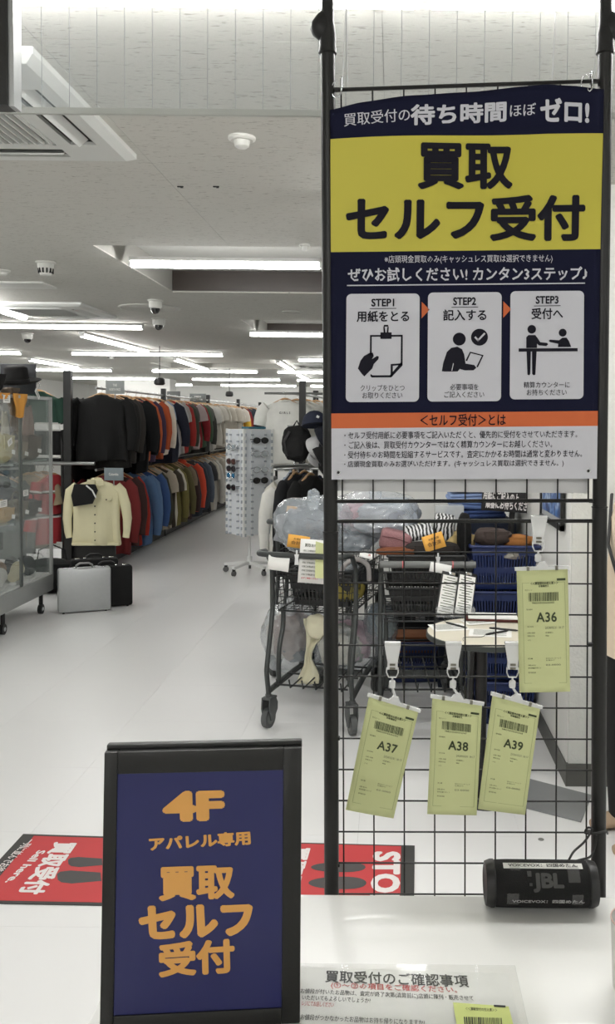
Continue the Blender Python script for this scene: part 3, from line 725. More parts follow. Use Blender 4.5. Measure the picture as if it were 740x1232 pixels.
# ---------------------------------------------------------------- speaker on the counter
sp_t = thing('speaker', 'black cylindrical portable loudspeaker with two name strips on the counter under the mesh', 'loudspeaker', (0, 0, 0))
sc_ = aty(650, 1068, 1.335); sy = 1.335; szc = CZT+.034
sc_.z = szc; sp_t.location = (sc_.x, sy, CZT)
spk = mat('speaker_fabric_black', (8, 8, 8), .9, 0, .4, 400, .3, 700)
def rot_lathe(prof, n=36):
    """profile (radius, x) revolved about the X axis, centre height .034"""
    mb = MB(); mb.lathe(prof, n=n); mb.v = [Vector((v.z, v.x, v.y+.034)) for v in mb.v]; return mb
hl = .082
rot_lathe([(.0315, -hl+.006), (.0335, -hl+.012), (.034, -hl+.03), (.034, hl-.03), (.0335, hl-.012), (.0315, hl-.006)]).build('fabric_body', spk, sp_t)
for s, nm in ((-1, 'end_cap'), (1, 'end_cap')):
    pr = [(.0, hl+.0015), (.018, hl+.001), (.027, hl+.005), (.0315, hl+.004), (.0345, hl-.004), (.0345, hl-.009), (.0318, hl-.012), (0, hl-.012)]
    rot_lathe([(r, s*x) for r, x in pr]).build(nm, mat('speaker_rubber', (14, 14, 15), .45), sp_t)
def spprint(text, ang0, ang1, x0, x1, m, name, bold=.03, strip=None, sm=None):
    def mp(a, b, h): th = R(ang0+(ang1-ang0)*b); r = .0343+h; return (x0+(x1-x0)*a, -r*math.cos(th), .034+r*math.sin(th))
    if strip:
        mb = MB(); mb.grid(lambda i, j: mp(-.07+i*1.14, -.35+j*1.7, .0002), 16, 4); mb.build('name_strip', sm, sp_t, 60)
    vs, fs = text2d(text, bold); MB().add([mp(a, b, .0008+i//LAYER[0]*4e-5) for i, (a, b) in enumerate(vs)], fs).build(name, m, sp_t, 0)
sw = mat('strip_white', (215, 215, 210), .5); stx = mat('strip_text_grey', (110, 110, 110), .5); tape = film('clear_tape', (150, 150, 150), .16, .2, .08)
spprint('VOICEVOX：四国めたん', 68, 79, -.052, .055, ink, 'printed_text', .02, True, sw)
spprint('VOICEVOX：四国めたん', -22, -12, -.048, .062, mat('strip_text_pale', (170, 170, 170), .5), 'printed_text', .02)
lg = mat('speaker_logo_grey', (62, 62, 60), .5)
spprint('JBL', 7, 52, -.016, .031, lg, 'logo', .05)
MB().box((-.021, -.0225, .0605), (.006, .002, .008), (R(-45), 0, 0)).box((-.0195, -.0315, .0485), (.004, .002, .004), (R(-25), 0, 0)).build('logo_mark', lg, sp_t, 0)
for (x0, x1, a0, a1) in ((-.056, -.038, -28, 4), (.043, .06, -28, 2), (.038, .056, 30, 70), (-.05, -.034, 58, 84)):
    mb = MB(); mb.grid(lambda i, j: (x0+(x1-x0)*i, -(.0352)*math.cos(R(a0+(a1-a0)*j)), .034+.0352*math.sin(R(a0+(a1-a0)*j))), 3, 5); mb.build('clear_tape', tape, sp_t, 60)
t = link(bpy.data.objects.new('carry_cord', None), sp_t, loc=aty(705, 1001, FY-.02)-sp_t.location); p = aty(705, 1001, FY-.02)
def pxs(l, yy): return [aty(u, v, y_)-p for (u, v), y_ in zip(l, yy)]
def spline(P_, n=6):
    o = []; P_ = [P_[0]]+list(P_)+[P_[-1]]
    for i in range(1, len(P_)-2):
        a, b, c, d = [Vector(q) for q in P_[i-1:i+3]]
        for k in range(n):
            t_ = k/n; o.append(.5*((2*b)+(c-a)*t_+(2*a-5*b+4*c-d)*t_*t_+(3*b-a-3*c+d)*t_**3))
    return o+[Vector(P_[-2])]
MB().tube(spline(pxs([(683, 1038), (690, 1025), (702, 1014), (710, 1003), (712, 997), (707, 996), (704, 1002), (712, 1003), (720, 1002), (729, 1000), (731, 1003)], [1.36, 1.37, 1.39, 1.40, 1.405, 1.41, 1.405, 1.4, 1.398, 1.41, 1.43])), .0018, 8).build('cord_loop', blackp, t)
MB().tube(spline(pxs([(683, 1038), (700, 1034), (711, 1030), (716, 1018), (718, 1005)], [1.36, 1.37, 1.385, 1.398, 1.398])), .0018, 8).build('cord_tail', blackp, t)

# ---------------------------------------------------------------- A-frame sign
yS = 1.098
tl, tr, bl_ = (115, 908), (358.5, 894), (119.5, 1238)
zb = CZT
def sgn(u, v, yy): return aty(u, v, yy)
# plane through three real points: leans back a little, left side nearer
pBL = hit(121, 1240, (0, 0, CZT+.001), (0, 0, 1)); 
yl = pBL.y; pBR = hit(361, 1228, (0, 0, CZT+.001), (0, 0, 1))
xa = (pBR-pBL); xa.z = 0; xa.normalize()
lean = R(5); back = Vector((-xa.y, xa.x, 0)); upv = (Vector((0, 0, 1))*math.cos(lean)+back*math.sin(lean)).normalized()
AP = Plane(pBL, xa, upv)
W_ = (pBR-pBL).length; a_, b_ = AP.px(115, 908); a2_, b2_ = AP.px(358.5, 894); HS = (b_+b2_)/2
AM = Matrix(((xa.x, -AP.n.x, upv.x, pBL.x), (xa.y, -AP.n.y, upv.y, pBL.y), (xa.z, -AP.n.z, upv.z, pBL.z), (0, 0, 0, 1)))   # local x right, y into the sign, z up
sg = thing('tabletop_sign', 'black framed blue tabletop sign with orange writing standing on the counter', 'sign', pBL)
def sb(name, mb, m, sm=30, **k):
    mb.v = [AM @ v-pBL for v in mb.v]; return mb.build(name, m, sg, sm, **k)
i0 = AP.px(137, 933); i1 = AP.px(340, 922); i2 = AP.px(143, 1222); i3 = AP.px(340, 1207)
L_, R_ = (i0[0]+i2[0])/2, (i1[0]+i3[0])/2; T_y, B_y = (i0[1]+i1[1])/2, (i2[1]+i3[1])/2
D = .012
sb('front_frame', MB().box((L_/2, 0, HS/2), (L_, D, HS), b=.0015), frame_black); sb('front_frame', MB().box(((R_+W_)/2, 0, HS/2), (W_-R_, D, HS), b=.0015), frame_black)
sb('front_frame', MB().box(((L_+R_)/2, 0, (T_y+HS)/2), (R_-L_, D, HS-T_y), b=.0012), frame_black); sb('front_frame', MB().box(((L_+R_)/2, 0, B_y/2), (R_-L_, D, B_y), b=.0012), frame_black)
sb('backing_board', MB().bb((.01, .0, .01), (W_-.01, .005, HS-.01)), blackp, 0)
blue = mat('sign_blue_print', (8, 16, 84), .5, 0, .03, 6, coat=.35)
sb('blue_sheet', MB().bb((L_-.002, -.0036, B_y-.002), (R_+.002, -.001, T_y+.002)), blue, 0)
sb('hinge_bar', MB().box((W_/2, .012, HS+.001), (W_, .012, .010), b=.002), frame_black)
bk = MB()
for x in (.02, W_-.02): bk.box((x, .05, HS/2-.004), (.02, .008, HS*.985), (R(17), 0, 0))
bk.box((W_/2, .088, .05), (W_-.04, .006, .02), (R(12), 0, 0)); sb('back_legs', bk, frame_black)
org = mat('sign_orange_ink', (222, 160, 72), .6, 0, .03, 10, coat=1)
SP = Plane(pBL+AP.n*.0037, xa, upv)
for s, q, bo_ in (('4F', ((195, 952), (270, 950), (196, 989)), .06), ('アパレル専用', ((179, 1007), (301, 999), (180, 1024)), .045), ('買取', ((190.5, 1043), (282, 1040), (191, 1084)), .045), ('セルフ', ((166, 1090), (304, 1084), (168, 1131)), .06), ('受付', ((190, 1134), (282, 1128), (191, 1176)), .045)):
    SP.text(s, None, org, sg, bo_, .0008, quad=q)

# ---------------------------------------------------------------- notice under clear sheet on the counter, cup
def cq(u, v, h=.0): return hit(u, v, (0, 0, CZT+h), (0, 0, 1))
NP = Plane((0, 1, CZT), (1, 0, 0), (0, 1, 0))
nt_ = thing('notice_sheet', 'white printed notice lying on the counter right of the blue sign', 'notice', (.0, 1.0, CZT))
def corner(u, v): return NP.px(u, v)
c0 = corner(352, 1163); c1 = corner(611, 1172); c2 = corner(642, 1300); x_l = corner(335, 1163)[0]
pts = [(x_l, c0[1]), (c1[0], c1[1]), (c1[0]+.004, c1[1]-.20), (x_l, c0[1]-.20)]
NP.put('sheet', pts, [(3, 2, 1, 0)], mat('notice_paper', (214, 215, 211), .5), nt_, .0006)
for s, q, m, bo_ in (('買取受付のご確認事項', ((392, 1168), (562, 1174), (391, 1183)), ink, .018), ('(①～③の項目をご確認ください。', ((398, 1182), (549, 1188), (398, 1191)), redink, .012),
    ('お値段が付いたお品物は、査定が終了次第(清算前に)店頭に陳列・販売させて', ((362, 1190), (569, 1199), (361, 1197)), ink, .01),
    ('いただいてもよろしいでしょうか?', ((364, 1198), (446, 1202), (363, 1204)), ink, .01), ('レジにてお話しください', ((364, 1205), (402, 1207), (363, 1211)), redink, .01),
    ('お値段がつかなかったお品物はお持ち帰りになりますか?', ((362, 1221), (511, 1228), (361, 1228)), ink, .01)):
    NP.text(s, None, m, nt_, bo_, .0012, quad=q)
MB().bb((x_l, c0[1]-.2, .0004), (c1[0]+.012, c0[1]+.004, .0026)).build('clear_cover', film('clear_cover', (230, 232, 230), .06, .08, .02), None, 0, label='clear plastic sheet covering the printed notice on the counter', cat='cover').location = (0, 1+0, CZT) 
gq = [corner(545, 1209), corner(612, 1214)]
gs = thing('green_slip', 'small yellow-green slip with a barcode lying on the notice at the bottom edge', 'slip', (gq[0][0], 1+gq[0][1], CZT))
NP.put('paper', [gq[0], gq[1], (gq[1][0]+.004, gq[1][1]-.1), (gq[0][0]+.004, gq[0][1]-.1)], [(3, 2, 1, 0)], mat('slip_green', (198, 208, 130), .7), gs, .0034)
NP.text('＜＜買取受付の控え票＞＞', None, ink, gs, .01, .004, quad=((560, 1215), (598, 1217), (560, 1219)))
rnd = random.Random(5); u = 558
bars = []
while u < 603: w_ = rnd.choice((.6, 1, 1.4)); bars.append([(u, 1227+(u-558)*.03), (u+w_, 1227+(u-558)*.03), (u+w_+1, 1240), (u+1, 1240)]); u += w_+rnd.choice((.8, 1.2))
NP.polys(bars, ink, gs, .004, name='barcode'); NP.polys([[(594, 1212.5), (608, 1213.3), (608.4, 1215.8), (594.4, 1215)]], ink, gs, .004)
# paper cup
cp = cq(734, 1150); r_ = .036
cup = thing('cup', 'white cup with a pinkish rim cut by the right picture edge', 'cup', (0, 0, 0)); cx_ = cq(737, 1192).x+r_*.95
cup.location = (cx_, 1.13, CZT)
MB().lathe([(0, 0), (.031, 0), (.033, .004), (.0375, .096), (.0362, .096), (.032, .006), (0, .006)], n=40).build('body', mat('cup_white', (222, 222, 218), .4), cup)
MB().tube([(.037*math.cos(2*math.pi*k/40), .037*math.sin(2*math.pi*k/40), .096) for k in range(40)], .0011, 8, closed=True).build('rim', mat('cup_rim_pink', (205, 178, 168), .5), cup)
#PART4

# ================================================================== CLOTHES RAILS
def garment_mesh(seed, L=.68, wd=.235, th=.045, long_=True, flare=0, hood=False, neck=.075, slw=.062):
    """shirt or jacket seen from the front (-Y), origin at the top of the hanger, hanging down"""
    rn = random.Random(seed); mb = MB(); ph = [rn.uniform(0, 6.28) for _ in range(6)]; n = 28
    prof = [(-.045, neck*.8, .03), (-.06, neck*1.05, .036), (-.085, wd*.62, .04), (-.115, wd*.86, .045), (-.16, wd*.93, .05), (-.26, wd*.95, .055), (-.40, wd*.97, .058), (-.40-(L-.40)*.5, wd*(1+flare*.5), .06), (-L+.01, wd*(1+flare), .062), (-L, wd*(1+flare)*.985, .055)]
    def ring(z, w_, t_):
        d = min(1, -z/L)
        def f(a):
            c, s = math.cos(a), math.sin(a)
            fold = 1+.5*d*math.sin(5*a+ph[0]+z*2.5)+.3*d*math.sin(9*a+ph[1]-z*4)
            x = math.copysign(abs(c)**.75, c)*w_*(1+.035*math.sin(z*13+ph[2]))
            y = math.copysign(abs(s)**.8, s)*t_*(th/.05)*fold
            return Vector((x, y, z+.012*d*math.sin(2*a+ph[3])))
        return f
    mb.rings([ring(*p) for p in prof], n)
    for s in (-1, 1):
        if long_:
            ang = rn.uniform(.02, .09); pts = [(s*(wd*.80), 0, -.115), (s*(wd+.01), .0, -.17), (s*(wd+.03+ang*.3), -.004, -.30), (s*(wd+.035+ang*.6), -.015, -.44), (s*(wd+.02+ang*.8), -.02, -.57), (s*(wd+.01+ang*.8), -.02, -.63)]
            rr = [slw*.9, slw, slw*.93, slw*.8, slw*.66, slw*.6]
        else:
            pts = [(s*(wd*.80), 0, -.115), (s*(wd-.004), 0, -.165), (s*(wd+.018), -.005, -.24), (s*(wd+.03), -.008, -.315)]; rr = [slw*.95, slw*1.1, slw*1.12, slw*1.1]
        q = MB(); q.tube(pts, rr, 12); 
        for v in q.v: v.y *= .62; v.y += .008*math.sin(v.z*40+ph[4]); v.x += .004*math.sin(v.z*55+ph[5])
        mb.add(q.v, q.f)
    if hood:
        mb.rings([lambda a, z=z, r=r: Vector((math.cos(a)*r*1.15, .02+math.sin(a)*r*.75, z)) for z, r in ((-.13, .055), (-.10, .085), (-.06, .09), (-.03, .07), (-.015, .03))], 16)
    else:
        mb.tube([(math.cos(a)*neck*.82, math.sin(a)*.034, -.05-.012*math.sin(-a)) for a in [2*math.pi*k/16 for k in range(16)]], .008, 6, closed=True)
    return mb
HG = MB(); HG.tube([(-.2, 0, -.125), (-.12, 0, -.075), (-.03, 0, -.035), (0, 0, -.03), (.03, 0, -.035), (.12, 0, -.075), (.2, 0, -.125)], [.008, .009, .010, .010, .010, .009, .008], 8)
HK = MB(); HK.tube([(0, 0, -.03), (0, 0, -.005), (.012, 0, .008), (.017, 0, .024), (.009, 0, .040), (-.006, 0, .044), (-.017, 0, .034), (-.019, 0, .024)], .0018, 6)
hg_m = HG.mesh('hanger', wood, 60); hk_m = HK.mesh('hanger_hook', chrome, 60)
RN = random.Random(99)
cloth0 = mat('cloth_base', (128, 128, 128), .9, bump=.15, bscale=60)
GM = {}
def gmesh(kind, i):
    k = (kind, i)
    if k not in GM:
        a = {'jacket': dict(L=.74, wd=.25, th=.07, slw=.07), 'shirt': dict(L=.72, wd=.235, th=.045, slw=.06), 'tee': dict(L=.70, wd=.25, th=.04, long_=False, slw=.075),
             'hoodie': dict(L=.68, wd=.245, th=.065, hood=True, slw=.07), 'coat': dict(L=.82, wd=.25, th=.07, slw=.068)}[kind]
        GM[k] = garment_mesh(i*13+len(kind), **a).mesh('body', cloth0, 60)
    return GM[k]
def cmat(rgb): return mat('cloth_%d_%d_%d' % rgb, rgb, .9, 0, .1, 14, .18, 50, spec=.25)
def garment(kind, rgb, x, y, z, rz, label, group, seed=0, hanger=True, ry=0):
    t = thing(kind if kind in ('jacket', 'shirt', 'hoodie', 'coat') else 't_shirt', label, {'tee': 'T-shirt'}.get(kind, kind), (x, y, z-.024), 0, group, rot=(0, ry, rz))
    o = link(bpy.data.objects.new('body', gmesh(kind, seed % 3)), t); setmat(o, cmat(rgb))
    sx = RN.uniform(.96, 1.14); t.scale = (sx, RN.uniform(1, 1.5), RN.uniform(.96, 1.1)*(1.14 if z < 1.2 else 1))
    if hanger:
        link(bpy.data.objects.new('hanger', hg_m), t); link(bpy.data.objects.new('hanger_hook', hk_m), t)
    return t
# rail frame of the left block, running away from the viewer
RX = -3.03
rail_m = mat('rail_steel', (150, 152, 150), .3, .8)
UZ, LZ = 1.86, 1.02
rk = thing('clothes_rack', 'long two-tier black clothes rack running away on the left', 'clothes rack', (RX, 9, 0))
def rr_(name, mb, m, sm=0, t=rk): 
    mb.v = [v-t.location for v in mb.v]; return mb.build(name, m, t, sm)
pw = aty(82.5, 600, 8.9)
rr_('end_post', MB().bb((pw.x-.038, 8.87, 0), (pw.x+.038, 8.93, 2.03)), black)
for y in (11.6, 14.4, 17.2, 20, 22.9): rr_('post', MB().bb((RX-.03, y-.03, 0), (RX+.03, y+.03, 1.95)), black)
rr_('rail', MB().cyl((RX, 8.95, UZ), (RX, 23, UZ), .013, 10), rail_m, 30); rr_('rail', MB().cyl((RX, 8.95, LZ), (RX, 23, LZ), .013, 10), rail_m, 30)
rr_('back_panel', MB().bb((RX-.36, 8.95, .1), (RX-.34, 23, UZ-.1)), blackp)
rr_('base', MB().bb((RX-.3, 9.0, 0), (RX+.02, 23, .08)), blackp)
rr_('arm', MB().cyl((pw.x-.75, 8.86, 1.09), (pw.x+.28, 8.86, 1.09), .018, 12), rail_m, 30)
rr_('end_panel', MB().bb((RX-.3, 8.93, .02), (RX+.2, 8.96, .42)), blackp)
# colours read off the photograph, nearest first
up = [('jacket', (26, 26, 26), 'black'), ('coat', (36, 35, 33), 'black'), ('jacket', (52, 49, 46), 'black leather-look'), ('jacket', (22, 23, 24), 'black'), ('coat', (17, 18, 19), 'black'), ('jacket', (176, 88, 52), 'rust orange'), ('jacket', (62, 48, 68), 'dark plum'),
      ('jacket', (166, 78, 46), 'burnt orange'), ('shirt', (212, 202, 186), 'cream long-sleeved'), ('tee', (140, 156, 178), 'pale blue'), ('coat', (38, 40, 52), 'dark navy'), ('tee', (178, 178, 180), 'light grey'), ('tee', (168, 162, 156), 'warm grey'), ('shirt', (160, 54, 50), 'red'),
      ('shirt', (64, 70, 60), 'dark moss'), ('tee', (88, 86, 82), 'dark grey'), ('tee', (176, 160, 158), 'pinkish grey'), ('jacket', (138, 42, 48), 'crimson'), ('shirt', (70, 92, 72), 'green'), ('tee', (90, 96, 88), 'grey green'), ('jacket', (66, 66, 62), 'charcoal')]
lo = [('jacket', (112, 42, 42), 'dark red'), ('jacket', (60, 40, 38), 'dark brown'), ('shirt', (150, 48, 38), 'brick red'), ('shirt', (80, 106, 140), 'denim blue'), ('shirt', (92, 118, 150), 'sky blue'), ('shirt', (60, 84, 128), 'dark denim'), ('shirt', (58, 58, 46), 'dark olive'),
      ('tee', (168, 158, 142), 'sand'), ('tee', (66, 60, 52), 'brown black'), ('tee', (196, 190, 176), 'cream trimmed'), ('shirt', (120, 112, 66), 'olive'), ('shirt', (98, 92, 62), 'khaki'), ('tee', (126, 112, 92), 'taupe'), ('shirt', (72, 54, 54), 'maroon brown'), ('hoodie', (214, 84, 62), 'neon orange red'),
      ('shirt', (60, 66, 74), 'slate'), ('shirt', (58, 64, 84), 'navy'), ('shirt', (88, 96, 108), 'grey blue'), ('tee', (60, 60, 62), 'charcoal')]
ordw = ['first', 'second', 'third', 'fourth', 'fifth', 'sixth', 'seventh', 'eighth', 'ninth', 'tenth', 'eleventh', 'twelfth', 'thirteenth', 'fourteenth', 'fifteenth', 'sixteenth', 'seventeenth', 'eighteenth', 'nineteenth', 'twentieth', 'twenty-first']
rn = random.Random(11)
y = 9.12
for i, (k, c, nm) in enumerate(up):
    garment(k, c, RX+rn.uniform(-.02, .03), y, UZ, R(rn.uniform(-10, 18)), '%s %s, %s garment from the near black post on the upper rail' % (nm, k.replace('tee', 'T-shirt'), ordw[i]), 'clothes on the upper left rail', rn.randrange(9), ry=R(rn.uniform(-2, 2)))
    y += (.19 if i < 5 else .21)*rn.uniform(.85, 1.15)
def run(y, y1, z, cols, nm, grp, step, kinds=('tee',)):
    while y < y1:
        c = rn.choice(cols); garment(rn.choice(kinds), c, RX+rn.uniform(-.05, .05), y, z, R(rn.uniform(-14, 20)), nm, grp, rn.randrange(9), ry=R(rn.uniform(-2, 2))); y += step*rn.uniform(.85, 1.15)
    return y
y = run(y, 16.3, UZ, [(186, 180, 168), (196, 192, 182), (172, 166, 154), (188, 186, 180)], 'cream or pale grey T-shirt in the long pale run of the upper left rail', 'pale T-shirts on the upper left rail', .21)
garment('shirt', (214, 176, 70), RX, y, UZ, .1, 'mustard yellow shirt ending the pale run on the upper left rail', 'clothes on the upper left rail', 1); y += .22
garment('shirt', (150, 60, 40), RX, y, UZ, .1, 'rust brown shirt just beyond the mustard yellow one', 'clothes on the upper left rail', 2); y += .22
garment('shirt', (110, 32, 36), RX, y, UZ, .1, 'wine red shirt just beyond the rust brown one', 'clothes on the upper left rail', 0); y += .22
run(y, 22.8, UZ, [(36, 42, 54), (44, 48, 56), (30, 32, 38), (54, 62, 70)], 'dark navy or charcoal shirt in the far dark run of the upper left rail', 'dark shirts at the far end of the upper left rail', .24, ('shirt', 'tee'))
y = 9.3
for i, (k, c, nm) in enumerate(lo):
    garment(k, c, RX+rn.uniform(-.02, .04), y, LZ, R(rn.uniform(-6, 10)), '%s %s, %s garment behind the beige jacket on the lower rail' % (nm, k.replace('tee', 'T-shirt'), ordw[i]), 'clothes on the lower left rail', rn.randrange(9), ry=R(rn.uniform(-2, 2)))
    y += .22*rn.uniform(.85, 1.15)
run(y, 19.5, LZ, [(180, 174, 162), (166, 160, 150), (190, 188, 182)], 'pale grey or cream T-shirt in the far run of the lower left rail', 'pale T-shirts on the lower left rail', .21, ('tee', 'shirt'))
# beige jacket shown facing
bj = thing('jacket', 'beige button-front jacket displayed facing out at the end of the left rack', 'jacket', aty(116, 571, 8.74), R(6))
beige = mat('cloth_beige', (214, 208, 172), .85, 0, .04, 12, .15, 40)
garment_mesh(5, L=.70, wd=.235, th=.05, slw=.055, neck=.06).build('body', beige, bj, 60)
for s in (-1, 1):
    MB().prism([(0, -.05), (s*.075, -.045), (s*.085, -.10), (s*.02, -.12)], .012, Matrix.Translation((0, -.052, 0))).build('collar', beige, bj, 0)
    MB().box((s*.11, -.062, -.235), (.105, .008, .045), b=.002).build('pocket_flap', beige, bj); MB().cyl((s*.11, -.066, -.245), (s*.11, -.07, -.245), .007, 10).build('button', blackp, bj)
MB().box((0, -.066, -.38), (.035, .006, .58), b=.002).build('placket', beige, bj)
for k in range(7): MB().cyl((0, -.069, -.14-k*.085), (0, -.074, -.14-k*.085), .0075, 10).build('button', blackp, bj)
MB().box((0, -.003, -.69), (.46, .125, .03), b=.008).build('hem_band', beige, bj)
o = MB().prism([(-.14, .06), (.06, .06), (.085, .0), (.035, -.13), (-.15, -.16), (-.17, -.05)], .03).build('cloth_panel', cmat((28, 28, 28)), None, 0, label='black cloth bag with a white curved edge over the shoulder of the beige jacket', cat='bag'); o.location = aty(107, 590, 8.62); 
w_ = MB().tube([(-.02, -.018, .05), (.04, -.018, .0), (.075, -.018, -.07)], .008, 8).build('white_trim', white_pl, o)
# jacket shown black, nearest, facing
# hockey shirt and striped shirts left of the post
def stripes(name, label, u, v, yy, bands, L=.72, wd=.25, rz=0, kind='shirt', seed=3):
    t = thing(kind, label, 'shirt', aty(u, v, yy), rz); g = garment_mesh(seed, L=L, wd=wd, th=.05)
    cells = {}
    for f in g.f:
        zz = sum(g.v[i].z for i in f)/len(f)
        for z0, z1, rgb in bands:
            if z1 <= zz <= z0: cells.setdefault(rgb, []).append(f); break
    for rgb, fs in cells.items():
        m = MB(); m.v = g.v; m.f = fs; m.build('cloth_band', cmat(rgb), t, 60)
    link(bpy.data.objects.new('hanger', hg_m), t); link(bpy.data.objects.new('hanger_hook', hk_m), t); return t
def dense(L=.72, wd=.25, seed=3):
    pass
# finer rings so that the bands come out straight
_old = garment_mesh
def banded(label, u, v, yy, bands, L=.76, wd=.27, rz=0):
    t = thing('shirt', label, 'shirt', aty(u, v, yy), rz)
    zs = [-.045, -.06, -.085, -.115]+[-.13-.0175*i for i in range(int((L-.13)/.0175)+1)]
    def W(z): return .07 if z > -.05 else (.085 if z > -.07 else (wd*.62 if z > -.1 else (wd*.86 if z > -.125 else wd)))
    for z0, z1, rgb in bands:
        zz = [z for z in zs if z1-.001 <= z <= z0+.001]
        if len(zz) < 2: continue
        m = MB(); m.rings([lambda a, z=z: Vector((math.copysign(abs(math.cos(a))**.75, math.cos(a))*W(z), math.copysign(abs(math.sin(a))**.8, math.sin(a))*.05*(1+.25*min(1, -z)*math.sin(6*a+z*2)), z)) for z in zz], 28); m.build('cloth_band', cmat(rgb), t, 60)
        for s in (-1, 1):
            m = MB(); pts = [(s*(wd*.9+.10*min(1, (-z-.1)/.5)), -.01, z) for z in zz if z > -.62 and z < -.11]
            if len(pts) > 1: m.tube(pts, .058, 12); m.build('sleeve_band', cmat(rgb), t, 60)
    link(bpy.data.objects.new('hanger', hg_m), t); link(bpy.data.objects.new('hanger_hook', hk_m), t); return t
G_, Wt, Bk, Rd = (34, 58, 48), (214, 214, 210), (22, 22, 22), (156, 50, 54)
banded('dark green and black sports shirt with white bands behind the glass cabinet', 46, 466, 8.98, [(-.04, -.37, G_), (-.37, -.44, Wt), (-.44, -.69, Bk), (-.69, -.72, Wt), (-.72, -.80, Bk)], L=.82, wd=.24)
banded('red shirt with white lines on the low rail behind the cabinet edge', 63, 566, 8.95, [(-.04, -.2, Rd), (-.2, -.22, Wt), (-.22, -.46, Rd), (-.46, -.48, Wt), (-.48, -.75, Rd)], wd=.2, rz=R(58))
for k in range(3):
    garment('tee', [(140, 128, 104), (196, 192, 184), (96, 88, 74)][k], -3.72-.16*k*0+.02*k, 8.95+.14*k, 1.04, .1, ['tan T-shirt directly behind the red white-lined shirt', 'off-white T-shirt second behind the red white-lined shirt', 'brown T-shirt third behind the red white-lined shirt'][k], 'shirts behind the red shirt', k)
for k, (c, l) in enumerate((((96, 92, 90), 'grey jacket seen dimly through the glass cabinet, left'), ((70, 72, 72), 'dark grey shirt seen through the glass cabinet, upper middle'))):
    garment('jacket', c, -4.0-.4*k, 8.7, 1.84, 0, l, 'clothes behind the glass cabinet', k)
for k in range(4): garment('shirt', [(70, 72, 70), (52, 54, 56), (120, 116, 108), (44, 42, 44)][k], -3.95-.32*k, 8.8, 1.04, 0, ['slate shirt', 'charcoal shirt', 'stone grey shirt', 'black shirt'][k]+' on the low rail seen through the cabinet glass', 'clothes behind the glass cabinet', k)
sr = thing('clothes_rack', 'steel clothes rails across behind the glass cabinet', 'clothes rack', (-4.4, 8.95, 0))
for z in (1.84, 1.04): rr_('rail', MB().cyl((-5.8, 8.75, z+.0), (-3.72, 8.75, z+.0), .013, 10), rail_m, 30, sr)
for x in (-5.8,): rr_('post', MB().bb((x-.03, 8.72, 0), (x+.03, 8.78, 1.95)), black, 0, sr)
rr_('back_panel', MB().bb((-5.8, 9.3, .1), (-3.8, 9.32, 1.5)), blackp, 0, sr)

# rail header signs
def header(u, v, y, w, h, lines, label, rx=0, bg=(138, 142, 140)):
    p = aty(u, v, y); t = thing('header_sign', label, 'sign', p)
    MB().box((0, 0, 0), (w, .012, h), b=.002).build('panel', mat('sign_grey_%d' % bg[0], bg, .5), t)
    MB().cyl((0, 0, -h/2-.05), (0, 0, -h/2), .006, 8).build('stem', rail_m, t)
    n = len(lines); P = Plane(p+Vector((0, -.007, 0)), (1, 0, 0), (0, 0, 1)); lh = .026
    for i, (s, wf) in enumerate(lines):
        yc = (n/2-.5-i)*lh*1.7; P.ltext(s, -w*wf/2, yc-lh/2, w*wf/2, yc+lh/2, sw, t, .02, .001)
header(138.5, 466, 9.05, .19, .135, [('THE', .22), ('NORTH FACE', .6)], 'grey header sign with two lines of white lettering above the black jackets')
header(137, 570.5, 8.7, .19, .125, [('Columbia', .5)], 'grey-blue header sign with one white word above the beige jacket', bg=(118, 128, 132))
header(209, 477, 12.6, .19, .15, [('SPORTS', .5)], 'dark grey header sign further along the rack, nearer one of two', bg=(104, 108, 106))
header(238, 479, 13.6, .25, .14, [('MEN', .4), ('OUTDOOR', .6)], 'dark grey header sign further along the rack, wider far one', bg=(92, 96, 94))
header(213, 559, 12.6, .5, .12, [('OUTDOOR', .5)], 'black sign strip between the two tiers of the left rack', bg=(38, 38, 38))
# hanging spot lamp over the rack
for (u, v, y, l) in ((192, 459, 12, 'small black spotlight hanging over the left rack'), (276, 474, 17, 'tiny far black spotlight over the rack')):
    p = aty(u, v, y); t = thing('spotlight', l, 'lamp', p)
    MB().cyl((0, 0, .05), (0, 0, CZ-p.z), .006, 8).build('stem', blackp, t); MB().lathe([(0, .05), (.05, .05), (.07, .03), (.075, -.03), (.05, -.05), (0, -.05)][::-1], n=20).build('housing', blackp, t)
t = thing('air_duct_box', 'white square pillar far behind the left rack', 'pillar', (aty(165, 500, 22).x, 22, 0)); MB().bb((-.9, -.3, 0), (.9, .3, CZ-.001)).build('shaft', wall_m, t, 0)

# ------------------------------------------------------------------ rack at the centre right (white T-shirts)
r2 = thing('clothes_rack', 'black two-tier rack with white T-shirts just left of the banner', 'clothes rack', (-.9, 8.8, 0))
p1 = aty(364, 480, 8.2)
rr_('post', MB().bb((p1.x-.03, 8.17, 0), (p1.x+.03, 8.23, aty(364, 458, 8.2).z)), black, 0, r2); p2 = aty(380, 480, 10.2)
rr_('post', MB().bb((p2.x-.03, 10.17, 0), (p2.x+.03, 10.23, aty(380, 470, 10.2).z)), black, 0, r2)
rr_('rail', MB().cyl((-1.3, 8.9, 1.82), (-.45, 8.9, 1.82), .013, 10), rail_m, 30, r2); rr_('rail', MB().cyl((-1.02, 8.3, 1.08), (-.45, 8.3, 1.10), .013, 10), rail_m, 30, r2)
rr_('rail', MB().cyl((-1.0, 8.3, 1.08), (-1.0, 9.6, 1.08), .01, 10), rail_m, 30, r2); rr_('rail', MB().cyl((-1.0, 8.9, 1.82), (-.8, 10.6, 1.82), .013, 10), rail_m, 30, r2)
tw = (226, 226, 220)
